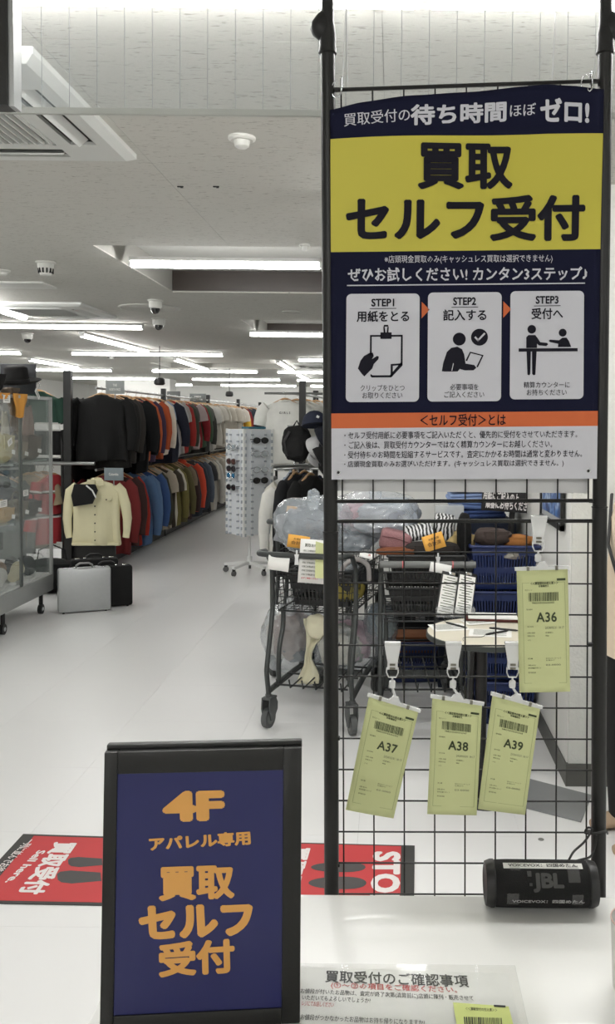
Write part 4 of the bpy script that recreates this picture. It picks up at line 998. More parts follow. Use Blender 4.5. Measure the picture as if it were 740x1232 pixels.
ts = garment('tee', tw, aty(343, 480, 8.85).x, 8.85, 1.82, R(-8), 'white T-shirt with tiny dark letters, facing out in front of the white rail', 'white T-shirts left of the banner', 1)
PT = Plane(ts.location+Vector((.0, -.075, 0)), (math.cos(R(-8)), math.sin(R(-8)), 0), (0, 0, 1)); PT.ltext('GIRLS', -.055, -.185, .075, -.163, ink, ts, .02, .002, spacing=1.5)
for k in range(5): garment('tee', (216-4*k, 215-4*k, 208-4*k), -1.0+.08*k, 9.15+.22*k, 1.82, R(-6+3*k), ['white T-shirt second', 'white T-shirt third', 'off-white T-shirt fourth', 'off-white T-shirt fifth', 'pale T-shirt sixth'][k]+' from the front on the white rail left of the banner', 'white T-shirts left of the banner', k)
garment('coat', (208, 205, 194), aty(358, 590, 8.4).x, 8.45, 1.06, R(-5), 'long off-white garment hanging low behind the sunglasses stand', 'clothes on the low centre rail', 1)
garment('shirt', (224, 222, 214), aty(357, 590, 8.1).x, 8.05, 1.06, R(8), 'white shirt hanging low between sunglasses stand and trolley', 'clothes on the low centre rail', 2)
ts.scale.x = .9
for k, (c, l) in enumerate((((30, 30, 32), 'black jacket on the low centre rail, leftmost'), ((26, 34, 52), 'navy jacket on the low centre rail beside the black one'), ((150, 158, 170), 'pale blue shirt on the low centre rail'), ((24, 24, 24), 'black jacket on the low centre rail next to the pole'))):
    garment('jacket', c, aty((356, 364, 350, 376)[k], 570, 7.6).x, (7.55, 7.75, 7.9, 7.4)[k], 1.16, R((70, 60, 80, 65)[k]), l, 'clothes on the low centre rail', k)
rr_('rail', MB().cyl((-1.0, 7.3, 1.16), (-.5, 8.0, 1.16), .013, 10), rail_m, 30, r2)
# caps and the black bag on the centre rack
def cap(p, rgb, label, rz=0, rx=0, sc=1, patch=False):
    t = thing('cap', label, 'cap', p, rot=(rx, 0, rz)); m = cmat(rgb); r = .092*sc
    MB().lathe([(0, .105*sc), (r*.45, .098*sc), (r*.8, .072*sc), (r*.97, .035*sc), (r, 0), (r*.96, 0), (0, .03)], n=24).build('crown', m, t, 60)
    b = MB(); b.grid(lambda i, j: Vector((math.sin((i-.5)*2.4)*(r*.98+.07*sc*j*math.cos((i-.5)*2.2)), -math.cos((i-.5)*2.4)*r*.98-.07*sc*j*math.cos((i-.5)*2.2), -.004-.012*j-.03*abs(i-.5)**2*j)), 14, 5)
    o = b.build('brim', m, t, 60); md = o.modifiers.new('t', 'SOLIDIFY'); md.thickness = .004
    MB().blob((0, 0, .106*sc), (.008, .008, .005), 0, 1, 0, 2).build('button', m, t)
    if patch: MB().box((0, -r*.93, .04*sc), (.022, .006, .022), (R(-12), R(30), 0)).build('badge', white_pl, t, 0)
    return t
cap(aty(379, 512, 7.1), (38, 42, 56), 'navy cap with a white badge on top of the centre rack beside the pole', R(20), R(-15), 1.15, True)
bp_ = thing('backpack', 'black backpack hanging on the centre rack under the navy cap', 'backpack', aty(357, 534, 7.2))
MB().blob((0, 0, 0), (.115, .085, .145), .12, 2, 3).build('body', cmat((24, 24, 24)), bp_, 60); MB().blob((-.01, -.075, -.03), (.08, .035, .085), .1, 2, 5).build('front_pocket', cmat((28, 28, 28)), bp_, 60)
MB().tube([(-.05, -.07, .1), (-.09, -.10, .02), (-.07, -.09, -.1)], .012, 8).tube([(-.03, .0, .14), (0, .0, .19), (.03, .0, .14)], .007, 8).build('strap', blackp, bp_)
for k, (u, v, y, c, l) in enumerate(((378, 540, 7.1, (176, 176, 176), 'light grey cap hanging between black bag and pole'), (386, 528, 7.0, (26, 28, 36), 'dark cap behind the light grey one, cut by the pole'), (383, 553, 6.9, (22, 22, 22), 'black cap lowest of the hanging caps by the pole'))):
    cap(aty(u, v, y), c, l, R(60+k*20), R(60), 1.05)
rr_('cap_bar', MB().cyl((aty(345, 513, 7.25).x, 7.3, aty(345, 513, 7.3).z), (-.5, 7.3, aty(388, 513, 7.3).z), .01, 8).cyl((aty(330, 565, 7.4).x, 7.4, aty(330, 565, 7.4).z), (-.5, 7.4, aty(388, 560, 7.4).z), .01, 8), rail_m, 30, r2)
#PART5

# ================================================================== GLASS CABINET at the left
CXF, CY0, CY1 = -2.74, 5.35, 7.02
cabf = mat('cabinet_frame_grey', (168, 170, 168), .35, .5, .04, 30)
zt = aty(57, 478, CY1).z; zb_ = aty(57, 690, CY1).z
cab = thing('glass_cabinet', 'tall glass display cabinet with aluminium frame on castors at the left edge', 'cabinet', (CXF-.25, 6.1, 0))
def cbx(name, mb, m, sm=0, par=None):
    mb.v = [v-cab.location for v in mb.v]; return mb.build(name, m, cab, sm)
CXB = CXF-.48; fw = .022
for x in (CXF, CXB):
    for y in (CY0, CY1): cbx('corner_post', MB().bb((x-fw/2, y-fw/2, zb_), (x+fw/2, y+fw/2, zt)), cabf)
    cbx('top_rail', MB().bb((x-fw/2, CY0, zt-fw), (x+fw/2, CY1, zt)), cabf)
for y in (CY0, CY1): cbx('top_rail', MB().bb((CXB, y-fw/2, zt-fw), (CXF, y+fw/2, zt)), cabf)
cbx('base_frame', MB().bb((CXB-.012, CY0-.01, zb_-.13), (CXF+.012, CY1+.01, zb_)), cabf)
cbx('floor_board', MB().bb((CXB+.01, CY0+.01, zb_), (CXF-.012, CY1-.01, zb_+.012)), white_pl)
ym = 6.46
cbx('door_rail', MB().bb((CXF-.014, ym-.012, zb_), (CXF+.004, ym+.012, zt-fw)), mat('cabinet_rail_dark', (90, 94, 92), .4, .4))
cbx('glass_door', MB().bb((CXF-.004, CY0+.012, zb_+.005), (CXF, ym-.013, zt-fw)), glass); cbx('glass_door', MB().bb((CXF-.012, ym+.013, zb_+.005), (CXF-.008, CY1-.012, zt-fw)), glass)
cbx('side_glass', MB().bb((CXB+.012, CY1-.003, zb_+.005), (CXF-.012, CY1+.001, zt-fw)), glass); cbx('back_glass', MB().bb((CXB-.002, CY0+.012, zb_+.005), (CXB+.002, CY1-.012, zt-fw)), glass)
cbx('top_glass', MB().bb((CXB, CY0, zt), (CXF, CY1, zt+.006)), glass)
SH = [1.22, .78]
for z in SH:
    cbx('glass_shelf', MB().bb((CXB+.015, CY0+.02, z-.008), (CXF-.03, CY1-.02, z)), film('shelf_glass', (190, 215, 205), .25, .05, .1))
    for y in (5.6, ym, 6.8): cbx('shelf_bracket', MB().bb((CXB+.01, y-.004, z-.03), (CXF-.06, y+.004, z-.009)), cabf)
for x in (CXF-.03, CXB+.03):
    for y in (CY1-.14, 6.2, CY0+.1):
        if x == CXF-.03 or y != 6.2:
            cbx('leg', MB().cyl((x, y, .075), (x, y, zb_-.13), .016, 12), blackp, 30)
            cbx('castor', MB().cyl((x-.014, y, .038), (x+.014, y, .038), .038, 20), blackp, 30); cbx('castor_hub', MB().cyl((x-.017, y, .038), (x+.017, y, .038), .016, 14), chrome, 30)
# contents: bags, shoes and folded things on the shelves
def bag(p, sz, rgb, label, rz=0, handle=True, tag_=True, amp=.07, nm='handbag'):
    t = thing(nm, label, 'bag', p, rz); m = cmat(rgb)
    MB().blob((0, 0, sz[2]/2), (sz[0]/2, sz[1]/2, sz[2]/2), amp, 2, int(sz[0]*1000), 3).build('body', m, t, 60)
    if handle: MB().tube([(-sz[0]*.25, 0, sz[2]*.93), (-sz[0]*.22, 0, sz[2]*1.25), (0, 0, sz[2]*1.42), (sz[0]*.22, 0, sz[2]*1.25), (sz[0]*.25, 0, sz[2]*.93)], .006, 8).build('handle', m, t)
    MB().prism([(-sz[0]*.36, sz[2]*.9), (sz[0]*.36, sz[2]*.9), (sz[0]*.3, sz[2]*.45), (-sz[0]*.3, sz[2]*.45)], .008, Matrix.Translation((0, -sz[1]*.48, 0))).build('flap', m, t)
    if tag_: MB().box((sz[0]*.2, -sz[1]*.56, sz[2]*.35), (.045, .001, .03), (0, .2, 0)).build('price_tag', paper, t, 0)
    return t
def shoe(p, rgb, label, rz=0, L=.28):
    t = thing('shoe', label, 'shoe', p, rz); m = cmat(rgb)
    sec = [(-.5, .30, .34, .30), (-.42, .36, .42, .40), (-.2, .34, .38, .42), (0, .32, .28, .36), (.2, .36, .2, .3), (.38, .34, .15, .24), (.5, .18, .08, .12)]
    mb = MB(); mb.rings([lambda a, x=x, w_=w_, h=h: Vector((x*L, math.cos(a)*w_*L*.5, .022+max(0, (math.sin(a)*.5+.5))*h*L)) for x, w_, h, _ in sec], 16); mb.build('upper', m, t, 60)
    mb = MB(); mb.rings([lambda a, x=x, w_=w_: Vector((x*L*1.04, math.cos(a)*w_*L*.54, .011+math.sin(a)*.011)) for x, w_, h, _ in sec], 12); mb.build('sole', white_pl, t, 60)
    return t
z0 = zb_+.012
bag((CXF-.11, 6.86, 1.22), (.22, .12, .2), (92, 80, 72), 'dark brown bag on the upper glass shelf near the cabinet corner', R(75))
bag((CXF-.11, 6.62, 1.22), (.2, .12, .16), (140, 130, 116), 'taupe bag on the upper glass shelf, second from the cabinet corner', R(80))
bag((CXF-.11, 6.39, 1.22), (.2, .12, .22), (178, 168, 128), 'olive beige bag on the upper glass shelf beside the middle rail', R(85))
bag((CXF-.34, 6.84, 1.22), (.3, .15, .28), (88, 82, 80), 'large grey bag at the back of the upper glass shelf', R(20), tag_=False)
bag((CXF-.11, 6.86, .78), (.22, .12, .13), (48, 45, 43), 'black bag on the lower glass shelf near the cabinet corner', R(75))
bag((CXF-.11, 6.62, .78), (.2, .12, .15), (104, 96, 82), 'grey brown bag on the lower glass shelf by the middle rail', R(80))
bag((CXF-.11, 6.38, .78), (.2, .12, .12), (168, 138, 86), 'tan bag on the lower glass shelf at the picture edge', R(85))
bag((CXF-.34, 6.86, .78), (.3, .15, .24), (70, 68, 68), 'large dark bag at the back of the lower glass shelf', R(15), tag_=False)
shoe((CXF-.12, 6.86, z0), (46, 46, 48), 'black shoe on the cabinet floor, nearest the corner', R(-68)); shoe((CXF-.24, 6.82, z0), (50, 50, 52), 'black shoe on the cabinet floor, behind its pair', R(-68))
shoe((CXF-.10, 6.58, z0), (186, 178, 150), 'cream shoe on the cabinet floor right of the middle rail', R(-75)); shoe((CXF-.22, 6.56, z0), (130, 106, 84), 'brown patterned shoe on the cabinet floor behind the cream one', R(-70))
shoe((CXF-.10, 6.28, z0), (190, 188, 182), 'white shoe on the cabinet floor at the picture edge', R(-75))
for k, (yy, zz, c, l) in enumerate(((6.80, 1.55, (150, 130, 122), 'dusty pink top hung inside the cabinet near its corner'), (6.56, 1.58, (96, 74, 58), 'brown strap bag hung inside the upper cabinet left of the pink top'), (6.40, 1.5, (186, 182, 168), 'pale beaded belt hung at the left of the upper cabinet'))):
    o = MB().grid(lambda i, j: Vector((.01*math.sin(i*12+j*3), (i-.5)*(.16 if k == 0 else .09)*(1+.3*j), -.24*j-.02*math.sin(i*3.1)*(1-j))), 10, 8).build('hanging_cloth', cmat(c), None, 60, label=l, cat='clothing'); o.location = (CXF-.09, yy, zz+.1)
    o.modifiers.new('t', 'SOLIDIFY').thickness = .01
# clear wire stand inside
o = MB()
for k in range(14): o.cyl((CXF-.36, 5.75+.08*k, z0+.03), (CXF-.36, 5.75+.08*k, z0+.30), .0022, 5)
for z in (.03, .17, .30): o.cyl((CXF-.36, 5.75, z0+z), (CXF-.36, 6.79, z0+z), .003, 5)
o.build('wire_rack', chrome, None, 30, label='chrome wire rack standing on the cabinet floor behind the shoes', cat='rack')
# on top of the cabinet
ztop = zt+.006
hb = thing('hat', 'black felt hat on top of the glass cabinet, its brim over the corner', 'hat', (CXF-.14, 6.72, ztop+.10), rot=(R(10), 0, 0))
MB().lathe([(.0, .12), (.06, .125), (.085, .11), (.095, 0), (.15, -.004), (.18, .014), (.178, .018), (.14, .006), (0, .004)], n=32).build('crown', cmat((26, 25, 25)), hb, 60)
MB().lathe([(.0955, .002), (.097, .004), (.0945, .028), (.093, .028)], n=32).build('hat_band', blackp, hb, 60)
bag((CXF-.2, 6.30, ztop), (.34, .2, .16), (30, 29, 29), 'low black bag on top of the cabinet left of the hat', R(80), False, False)
nb = thing('net_bag', 'black net ball bag lying on the cabinet top at the left edge', 'bag', (CXF-.12, 5.98, ztop+.155)); m = MB()
for k in range(8):
    a = math.pi*k/8; m.tube([(.12*math.cos(t_)*math.cos(a), .12*math.cos(t_)*math.sin(a), .14*math.sin(t_)) for t_ in [2*math.pi*q/20 for q in range(20)]], .004, 5, closed=True)
for z in (-.08, 0, .08): r = .12*math.sqrt(1-(z/.14)**2); m.tube([(r*math.cos(t_), r*math.sin(t_), z) for t_ in [2*math.pi*q/20 for q in range(20)]], .004, 5, closed=True)
m.build('net', mat('net_grey_cord', (120, 116, 108), .6), nb, 60, kind='stuff'); MB().blob((0, 0, 0), (.1, .1, .12), .1, 2, 2, 3).build('lining', cmat((26, 26, 28)), nb, 60)
bb_ = thing('display_board', 'dark board standing on the cabinet behind the hats at the left edge', 'board', aty(22, 456, 6.95)); MB().box((0, 0, 0), (.28, .02, .24), b=.003).build('panel', mat('board_dark', (36, 38, 42), .5), bb_); 
MB().box((0, 0, -.17), (.14, .05, .1), b=.003).build('foot', blackp, bb_)
bag((CXF-.12, 6.55, ztop), (.16, .1, .055), (96, 84, 72), 'small brown leather wallet bag on the cabinet top rim', R(85), False, False, nm='pouch')
# cloths hanging over the glass front
def drape(name, label, u0, u1, v0, v1, x, rgb, cat='cloth'):
    a = atx(u0, v0, x); b = atx(u1, v0, x); zt2, zb2 = a.z, atx((u0+u1)/2, v1, x).z; t = thing(name, label, cat, ((a+b)/2))
    m = MB(); ya, yb_ = a.y-t.location.y, b.y-t.location.y; n = 12
    def fn(i, j): return Vector((.018+.010*math.sin(i*9+j*2)+.004*math.sin(i*20), ya+(yb_-ya)*(.5+(i-.5)*(1-.25*j+.1*math.sin(j*5)))+.0, zt2-t.location.z-(zt2-zb2)*j*(.8+.2*math.sin(i*3.1))))
    m.grid(fn, n, 10); o = m.build('cloth_fold', cmat(rgb), t, 60); md = o.modifiers.new('t', 'SOLIDIFY'); md.thickness = .006; return t
drape('scarf', 'mustard orange cloth hanging over the top of the glass cabinet', 13, 29, 473, 503, CXF, (204, 146, 70), 'scarf')
drape('scarf', 'small orange cloth at the very left edge of the cabinet top', -6, 8, 472, 480, CXF, (212, 150, 76), 'scarf')
def tagp(label, u, v, x, w, h, rgb=(228, 228, 224), ang=0, y=None, name='price_tag'):
    p = atx(u, v, x) if y is None else aty(u, v, y); t = MB()
    t.box((0, 0, 0), (.0015, w, h) if y is None else (w, .0015, h), (ang, 0, 0) if y is None else (0, ang, 0)); o = t.build(name, mat('tag_%d_%d_%d' % rgb, rgb, .7), None, 0, label=label, cat='tag'); o.location = p
    m_ = MB(); 
    for k in range(3):
        c = (.0014, 0, h*(.25-.22*k)) if y is None else (0, -.0014, h*(.25-.22*k)); s_ = (.0006, w*.6, h*.06) if y is None else (w*.6, .0006, h*.06)
        m_.box(c, s_)
    q = m_.build('printed_line', greyink, o, 0); q.rotation_euler = (ang, 0, 0) if y is None else (0, ang, 0)
    return o
tagp('white price tag on the cabinet glass left of the orange cloth', 8, 480, CXF+.02, .11, .055)
tagp('white price tag in the middle of the cabinet front', 31, 593, CXF+.02, .09, .045, (214, 214, 210)); tagp('white tag low on the left of the cabinet front', 4, 606, CXF+.02, .12, .05)
tagp('white tag under the upper shelf at the left edge', 12, 532, CXF+.02, .07, .045, (222, 222, 218), .4); tagp('white card on the black base behind the briefcases', 69, 656, 0, .10, .07, (190, 192, 188), 0, 8.92)
tagp('white tilted tag sticking up at the cabinet top corner', 45, 474, CXF+.02, .10, .035, (225, 225, 222), -.7)

# ---------------------------------------------------------------- briefcases on the floor
def case(name, label, p, sz, rz, m, trim, handle_m):
    t = thing(name, label, 'briefcase', p, rz); w_, d_, h_ = sz
    MB().box((0, -d_*.27, h_/2+.008), (w_, d_*.44, h_), b=.018).build('lid', m, t); MB().box((0, d_*.27, h_/2+.008), (w_, d_*.44, h_), b=.018).build('shell', m, t)
    MB().box((0, 0, h_/2+.008), (w_-.006, d_*.12, h_-.006), b=.004).build('seam_band', trim, t)
    MB().tube([(-.065, 0, h_+.006), (-.06, 0, h_+.028), (-.035, 0, h_+.044), (.035, 0, h_+.044), (.06, 0, h_+.028), (.065, 0, h_+.006)], .0085, 10).build('handle', handle_m, t)
    for s in (-1, 1):
        MB().box((s*.075, 0, h_+.012), (.022, .03, .012), b=.003).build('handle_mount', chrome, t)
        MB().box((s*w_*.36, -.004, h_+.011), (.04, .028, .008), b=.002).build('latch', chrome, t)
        for y_ in (-d_*.3, d_*.3): MB().cyl((s*w_*.4, y_, 0), (s*w_*.4, y_, .012), .009, 10).build('foot', blackp, t)
    return t
silver = mat('case_silver', (176, 178, 178), .42, .55, .04, 40, .04, 300)
pa = atz(66, 740, 0); pb = atz(130, 735, 0); rz = math.atan2(pb.y-pa.y, pb.x-pa.x)
wdt = (pb-pa).length
case('briefcase', 'silver aluminium briefcase standing on the floor in front of the black ones', ((pa.x+pb.x)/2, (pa.y+pb.y)/2+.06, 0), (wdt, .12, .345), rz, silver, mat('case_seam', (120, 122, 122), .4, .5), mat('case_handle_grey', (130, 130, 128), .4, .3))
case('briefcase', 'black briefcase behind the silver one, sticking out on its right', ((pa.x+pb.x)/2+.12, (pa.y+pb.y)/2+.24, 0), (wdt, .12, .33), rz+.03, cmat((26, 26, 26)), blackp, blackp)
case('briefcase', 'black briefcase furthest back with its handle above the silver one', ((pa.x+pb.x)/2-.05, (pa.y+pb.y)/2+.44, 0), (wdt*.95, .13, .36), rz, cmat((30, 30, 30)), blackp, blackp)
bag((-3.02, 7.75, 0), (.5, .3, .30), (28, 28, 28), 'black travel bag on the floor behind the cabinet castors', R(10))

# ================================================================== SUNGLASSES STAND
sx = thing('sunglasses_stand', 'white revolving sunglasses display tower on a star base with castors', 'display stand', atz(300, 689, 0))
SYd = sx.location.y; zT = aty(300, 517, SYd).z; zB = aty(300, 641, SYd).z
MB().cyl((0, 0, .10), (0, 0, zT), .014, 14).build('pole', white_metal, sx)
for k in range(5):
    a = R(18+72*k+8); c_, s_ = math.cos(a), math.sin(a)
    MB().box((c_*.13, s_*.13, .095), (.27, .035, .03), (0, R(6), a), b=.004).build('base_arm', white_metal, sx)
    f = MB().box((c_*.25, s_*.25, .055), (.03, .02, .035), (0, 0, a), b=.004).build('castor_fork', blackp, sx); MB().cyl((c_*.25-s_*.012, s_*.25+c_*.012, .027), (c_*.25+s_*.012, s_*.25-c_*.012, .027), .027, 16).build('castor', mat('castor_grey', (90, 90, 90), .5), sx)
MB().cyl((0, 0, .08), (0, 0, .17), .03, 16).build('hub', white_metal, sx)
hw_ = .165; RZ = R(40); panm = mat('display_panel_white', (214, 218, 222), .35, 0, .02, 8)
Mz = Matrix.Rotation(RZ, 4, 'Z')
def face_M(k): return Matrix.Rotation(RZ+k*math.pi/2, 4, 'Z')@Matrix.Translation((0, -hw_, 0))
for k in range(4):
    M = face_M(k); q = MB(); q.add(*bx((hw_*2-.01, .004, zT-zB)), M@Matrix.Translation((0, 0, (zT+zB)/2))); q.build('panel', panm, sx, 0)
    q = MB(); q.add(*bx((.018, .018, zT-zB+.02)), M@Matrix.Translation((hw_, 0, (zT+zB)/2))); q.build('corner_post', white_metal, sx, 0)
    q = MB()
    for i in range(2):
        q.add(*bx((.004, .008, zT-zB)), M@Matrix.Translation(((i-.5)*.16, -.004, (zT+zB)/2)))
        q.add(*bx((.012, .008, zT-zB)), M@Matrix.Translation(((i-.5)*.30, -.004, (zT+zB)/2)))
    q.build('channel', white_metal, sx, 0)
    q = MB()
    for j in range(16):
        for x in (-.075, .075):
            z = zT-.05-j*.066; q.box((0, 0, 0), (0, 0, 0)) if False else q.add(*bx((.022, .02, .016)), M@Matrix.Translation((x, -.014, z)))
        for x in (-.15, .15): q.add(*bx((.014, .016, .03)), M@Matrix.Translation((x, -.012, zT-.05-j*.066)))
    q.build('nose_rest', mat('nose_rest_grey', (160, 166, 172), .4), sx, 0, kind='stuff')
q = MB(); q.add(*bx((hw_*2, hw_*2, .012)), Mz@Matrix.Translation((0, 0, zT))); q.add(*bx((hw_*2, hw_*2, .012)), Mz@Matrix.Translation((0, 0, zB))); q.build('cap_plate', white_metal, sx, 0)
q = MB(); q.add(*bx((.2, .14, .02)), Mz@Matrix.Translation((.03, -.03, zT+.02))); o = q.build('case', mat('case_teal', (58, 110, 128), .5), None, 0, label='teal glasses case lying on top of the sunglasses tower', cat='case'); o.location = sx.location
def glasses(M, lens_rgb, frame_m, label, rad=.026):
    t = thing('sunglasses', label, 'sunglasses', (0, 0, 0), group='sunglasses on the white tower'); t.matrix_world = Matrix.Translation(sx.location)@M
    lm = mat('lens_%d_%d_%d' % lens_rgb, lens_rgb, .05, 0, .05, 10, coat=1)
    fr = MB()
    for s in (-1, 1):
        pr = [(s*.034+rad*1.12*math.cos(a), -.01-.004*abs(math.cos(a)), rad*.8*math.sin(a)) for a in [2*math.pi*k/16 for k in range(16)]]
        fr.tube(pr, .0032, 6, closed=True)
        l_ = MB(); l_.add([(s*.034, -.012, 0)]+pr, [(0, i+1, (i+1) % 16+1) for i in range(16)]); l_.build('lens', lm, t, 0)
        fr.tube([(s*.062, -.008, .008), (s*.068, .0, .008), (s*.066, .06, .008), (s*.06, .10, -.006)], .0028, 6)
    fr.tube([(-.01, -.012, .006), (0, -.014, .01), (.01, -.012, .006)], .0028, 6); fr.build('frame', frame_m, t, 60)
brn = mat('frame_brown', (70, 48, 40), .3)
gl = [(0, -.0, 1, (30, 30, 34), blackp, 'black sunglasses at the top of the right face'), (0, 0, 3, (170, 176, 180), chrome, 'clear silver-rimmed glasses second on the right face'), (0, 0, 5.4, (190, 196, 200), chrome, 'clear glasses in the middle of the right face'), (0, 0, 7, (28, 28, 30), blackp, 'black sunglasses lowest on the right face'),
      (3, 0, 2, (160, 170, 176), chrome, 'silver-rimmed glasses at the top of the left face'), (3, 0, 4.2, (84, 60, 58), brn, 'brown sunglasses second on the left face'), (3, 0, 5.3, (60, 56, 60), blackp, 'dark glasses third on the left face'), (3, 0, 6.3, (60, 120, 160), chrome, 'blue-lensed glasses on the left face'), (3, 0, 8.1, (40, 40, 44), blackp, 'black sunglasses lowest on the left face'),
      (1, 0, 1.1, (34, 34, 36), blackp, 'black sunglasses at the top of the far right face'), (1, 0, 3, (90, 66, 60), brn, 'brown glasses second on the far right face'), (1, 0, 4, (36, 36, 40), blackp, 'black sunglasses third on the far right face'), (1, 0, 10, (60, 60, 60), blackp, 'dark glasses hanging alone low on the far right face')]
for k, x, j, c, fm, l in gl:
    glasses(face_M(k)@Matrix.Translation((x, -.03, zT-.05-j*.066+.012))@Matrix.Scale(1.35, 4), c, fm, l)
#PART6

# ================================================================== FLOOR MATS
matred = mat('mat_red', (186, 68, 70), .55, 0, .04, 10, .04, 200, spec=.2); matdk = mat('mat_border_dark', (52, 52, 50), .6, 0, .05, 20)
footm = mat('mat_foot_grey', (70, 68, 68), .65, 0, .06, 20); matwh = mat('mat_white_ink', (226, 222, 220), .6)
FP = Plane((0, 3, 0), (1, 0, 0), (0, 1, 0))
def floor_mat_obj(label, quad, dark, pos):
    """quad TL TR BR BL in px on the floor; dark = 'l' or 'r' end with a border band"""
    c = [FP.px(*q) for q in quad]; cx, cy = sum(a for a, b in c)/4, sum(b for a, b in c)/4
    t = thing('floor_mat', label, 'mat', (cx, 3+cy, 0))
    n = 4; mb = MB(); vs = [FP.at(a, b, h)-t.location for h in (.0005, .004) for a, b in c]
    mb.add(vs, [(0, 1, 2, 3), (4, 5, 6, 7)[::-1]]+[(i, (i+1) % 4, 4+(i+1) % 4, 4+i) for i in range(4)]); mb.build('base', matdk, t, 0)
    def L(s, r): a = Vector(c[0])*(1-s)+Vector(c[1])*s; b = Vector(c[3])*(1-s)+Vector(c[2])*s; return tuple(a*(1-r)+b*r)
    return t, L
def mput(L, pts, m, t, h, nm='printed_mark'):
    FP.put(nm, [L(*p) for p in pts], [tuple(range(len(pts)))], m, t, h)
# left mat
tL, LL = floor_mat_obj('red floor mat with a dark border at its left end, left of the blue sign', ((28, 1004.5), (190, 1009.5), (190, 1091.5), (-48, 1087)), 'l', 0)
mput(LL, [(.09, .03), (1, .03), (1, .97), (.09, .97)], matred, tL, .0045, 'red_field')
FP.text('一列に並んでお待ちください', None, matwh, tL, .02, .005, quad=((44, 1012), (-26, 1078), (33, 1011)))
FP.text('Sell here.', None, matwh, tL, .03, .005, quad=((56, 1025), (16, 1064), (46, 1024.5)))
FP.text('買取受付', None, matwh, tL, .045, .005, quad=((95, 1015), (52, 1078), (66, 1014.5)))
def foot(L, t, cx, cy, sx, sy, m=footm):
    sole = [(-.5, .18), (-.45, .34), (-.3, .42), (-.1, .36), (.1, .30), (.14, .29), (.14, -.29), (.1, -.30), (-.1, -.38), (-.3, -.46), (-.45, -.38), (-.5, -.2)]
    heel = [(.2, .28), (.36, .3), (.46, .2), (.5, 0), (.46, -.2), (.36, -.3), (.2, -.28)]
    for s in (sole, heel): FP.put('footprint', [(lambda p: FP.px(*p))((cx+a*sx-b*sy*.1, cy-b*sy)) for a, b in s], [tuple(range(len(s)))[::-1]], m, t, .005)
foot(LL, tL, 114, 1038.5, 64, 14); foot(LL, tL, 110, 1056.5, 82, 18)
# right mat
tR, LR = floor_mat_obj('red floor mat reading STOP, dark border at its right end, behind the mesh', ((205, 1011), (499, 1018.5), (498, 1104), (196, 1098)), 'r', 0)
mput(LR, [(0, .02), (.945, .02), (.945, .97), (0, .97)], matred, tR, .0045, 'red_field')
FP.text('買取受付', None, matwh, tR, .045, .005, quad=((375, 1021), (354, 1094), (356, 1021)))
for cx, cy, a, b in ((407, 1045, 66, 12), (406, 1064, 70, 15)):
    FP.put('footprint', [FP.px(cx+a*.5*math.copysign(abs(math.cos(q))**.8, math.cos(q)), cy+b*.5*(1+.14*math.cos(q))*math.sin(q)) for q in [2*math.pi*k/24 for k in range(24)]], [tuple(range(24))], footm, tR, .005)
FP.text('STOP', None, matwh, tR, .05, .005, quad=((482, 1026), (481, 1092), (449, 1026)))
# thin flat grey patch on the floor by the wall end
pp = [atz(*q, 0) for q in ((632, 937), (712, 958), (699, 990), (632, 973))]
o = MB(); o.add([p-pp[0]+Vector((0, 0, h)) for h in (.001, .006) for p in pp], [(0, 1, 2, 3), (7, 6, 5, 4)]+[(i, (i+1) % 4, 4+(i+1) % 4, 4+i) for i in range(4)])
o = o.build('floor_patch', mat('patch_grey', (138, 140, 140), .35, .2, .04, 10), None, 0, label='flat grey patch on the floor at the foot of the white wall end', cat='plate'); o.location = pp[0]
for (u, v, l) in ((651, 1010, 'small grey coin-like stain sticker on the floor behind the mesh near the right pole'),):
    o = MB().lathe([(.0, .0), (.011, 0), (.011, .0012), (0, .0012)], n=20).build('floor_sticker', mat('sticker_grey', (120, 120, 116), .5), None, label=l, cat='sticker'); o.location = atz(u, v, 0.0003)

# ================================================================== TROLLEYS
tubem = mat('trolley_dark_grey_steel', (62, 65, 64), .42, .35, .06, 30); wirem = mat('trolley_wire_black', (36, 38, 38), .45, .2, .06, 30)
wheelm = mat('wheel_grey_rubber', (74, 76, 76), .55, 0, .06, 30)
def castor(t, p, a):
    M = Matrix.Translation(p)@Matrix.Rotation(a, 4, 'Z')
    def b_(n, mb, m, par=t):
        mb.v = [M@v for v in mb.v]; return mb.build(n, m, par, 40)
    w = b_('wheel', MB().cyl((-.014, 0, .0505), (.014, 0, .0505), .05, 28), wheelm)
    b_('hub', MB().cyl((-.0155, 0, .0505), (.0155, 0, .0505), .03, 20).cyl((-.018, 0, .0505), (.018, 0, .0505), .009, 12), midgrey, w)
    fk = MB().prism([(-.03, .14), (.032, .14), (.045, .10), (.045, .075), (.02, .045), (-.015, .045), (-.035, .09)], .05, Matrix.Rotation(R(90), 4, 'Z')) if False else MB()
    for s in (-1, 1): fk.add(*bxp([(-.025, .155), (.03, .155), (.052, .12), (.05, .085), (.012, .04), (-.012, .04), (-.03, .10)], .006), Matrix.Translation((s*.022, 0, 0))@Matrix.Rotation(R(90), 4, 'Z'))
    fk.box((0, .01, .150), (.05, .07, .012), b=.003).cyl((0, 0, .15), (0, 0, .17), .016, 14); b_('fork', fk, wheelm)
def bxp(poly, t):
    n = len(poly); return [(x, -t/2, z) for x, z in poly]+[(x, t/2, z) for x, z in poly], [tuple(range(n)), tuple(range(n, 2*n))[::-1]]+[(i, i+n, (i+1) % n+n, (i+1) % n) for i in range(n)]
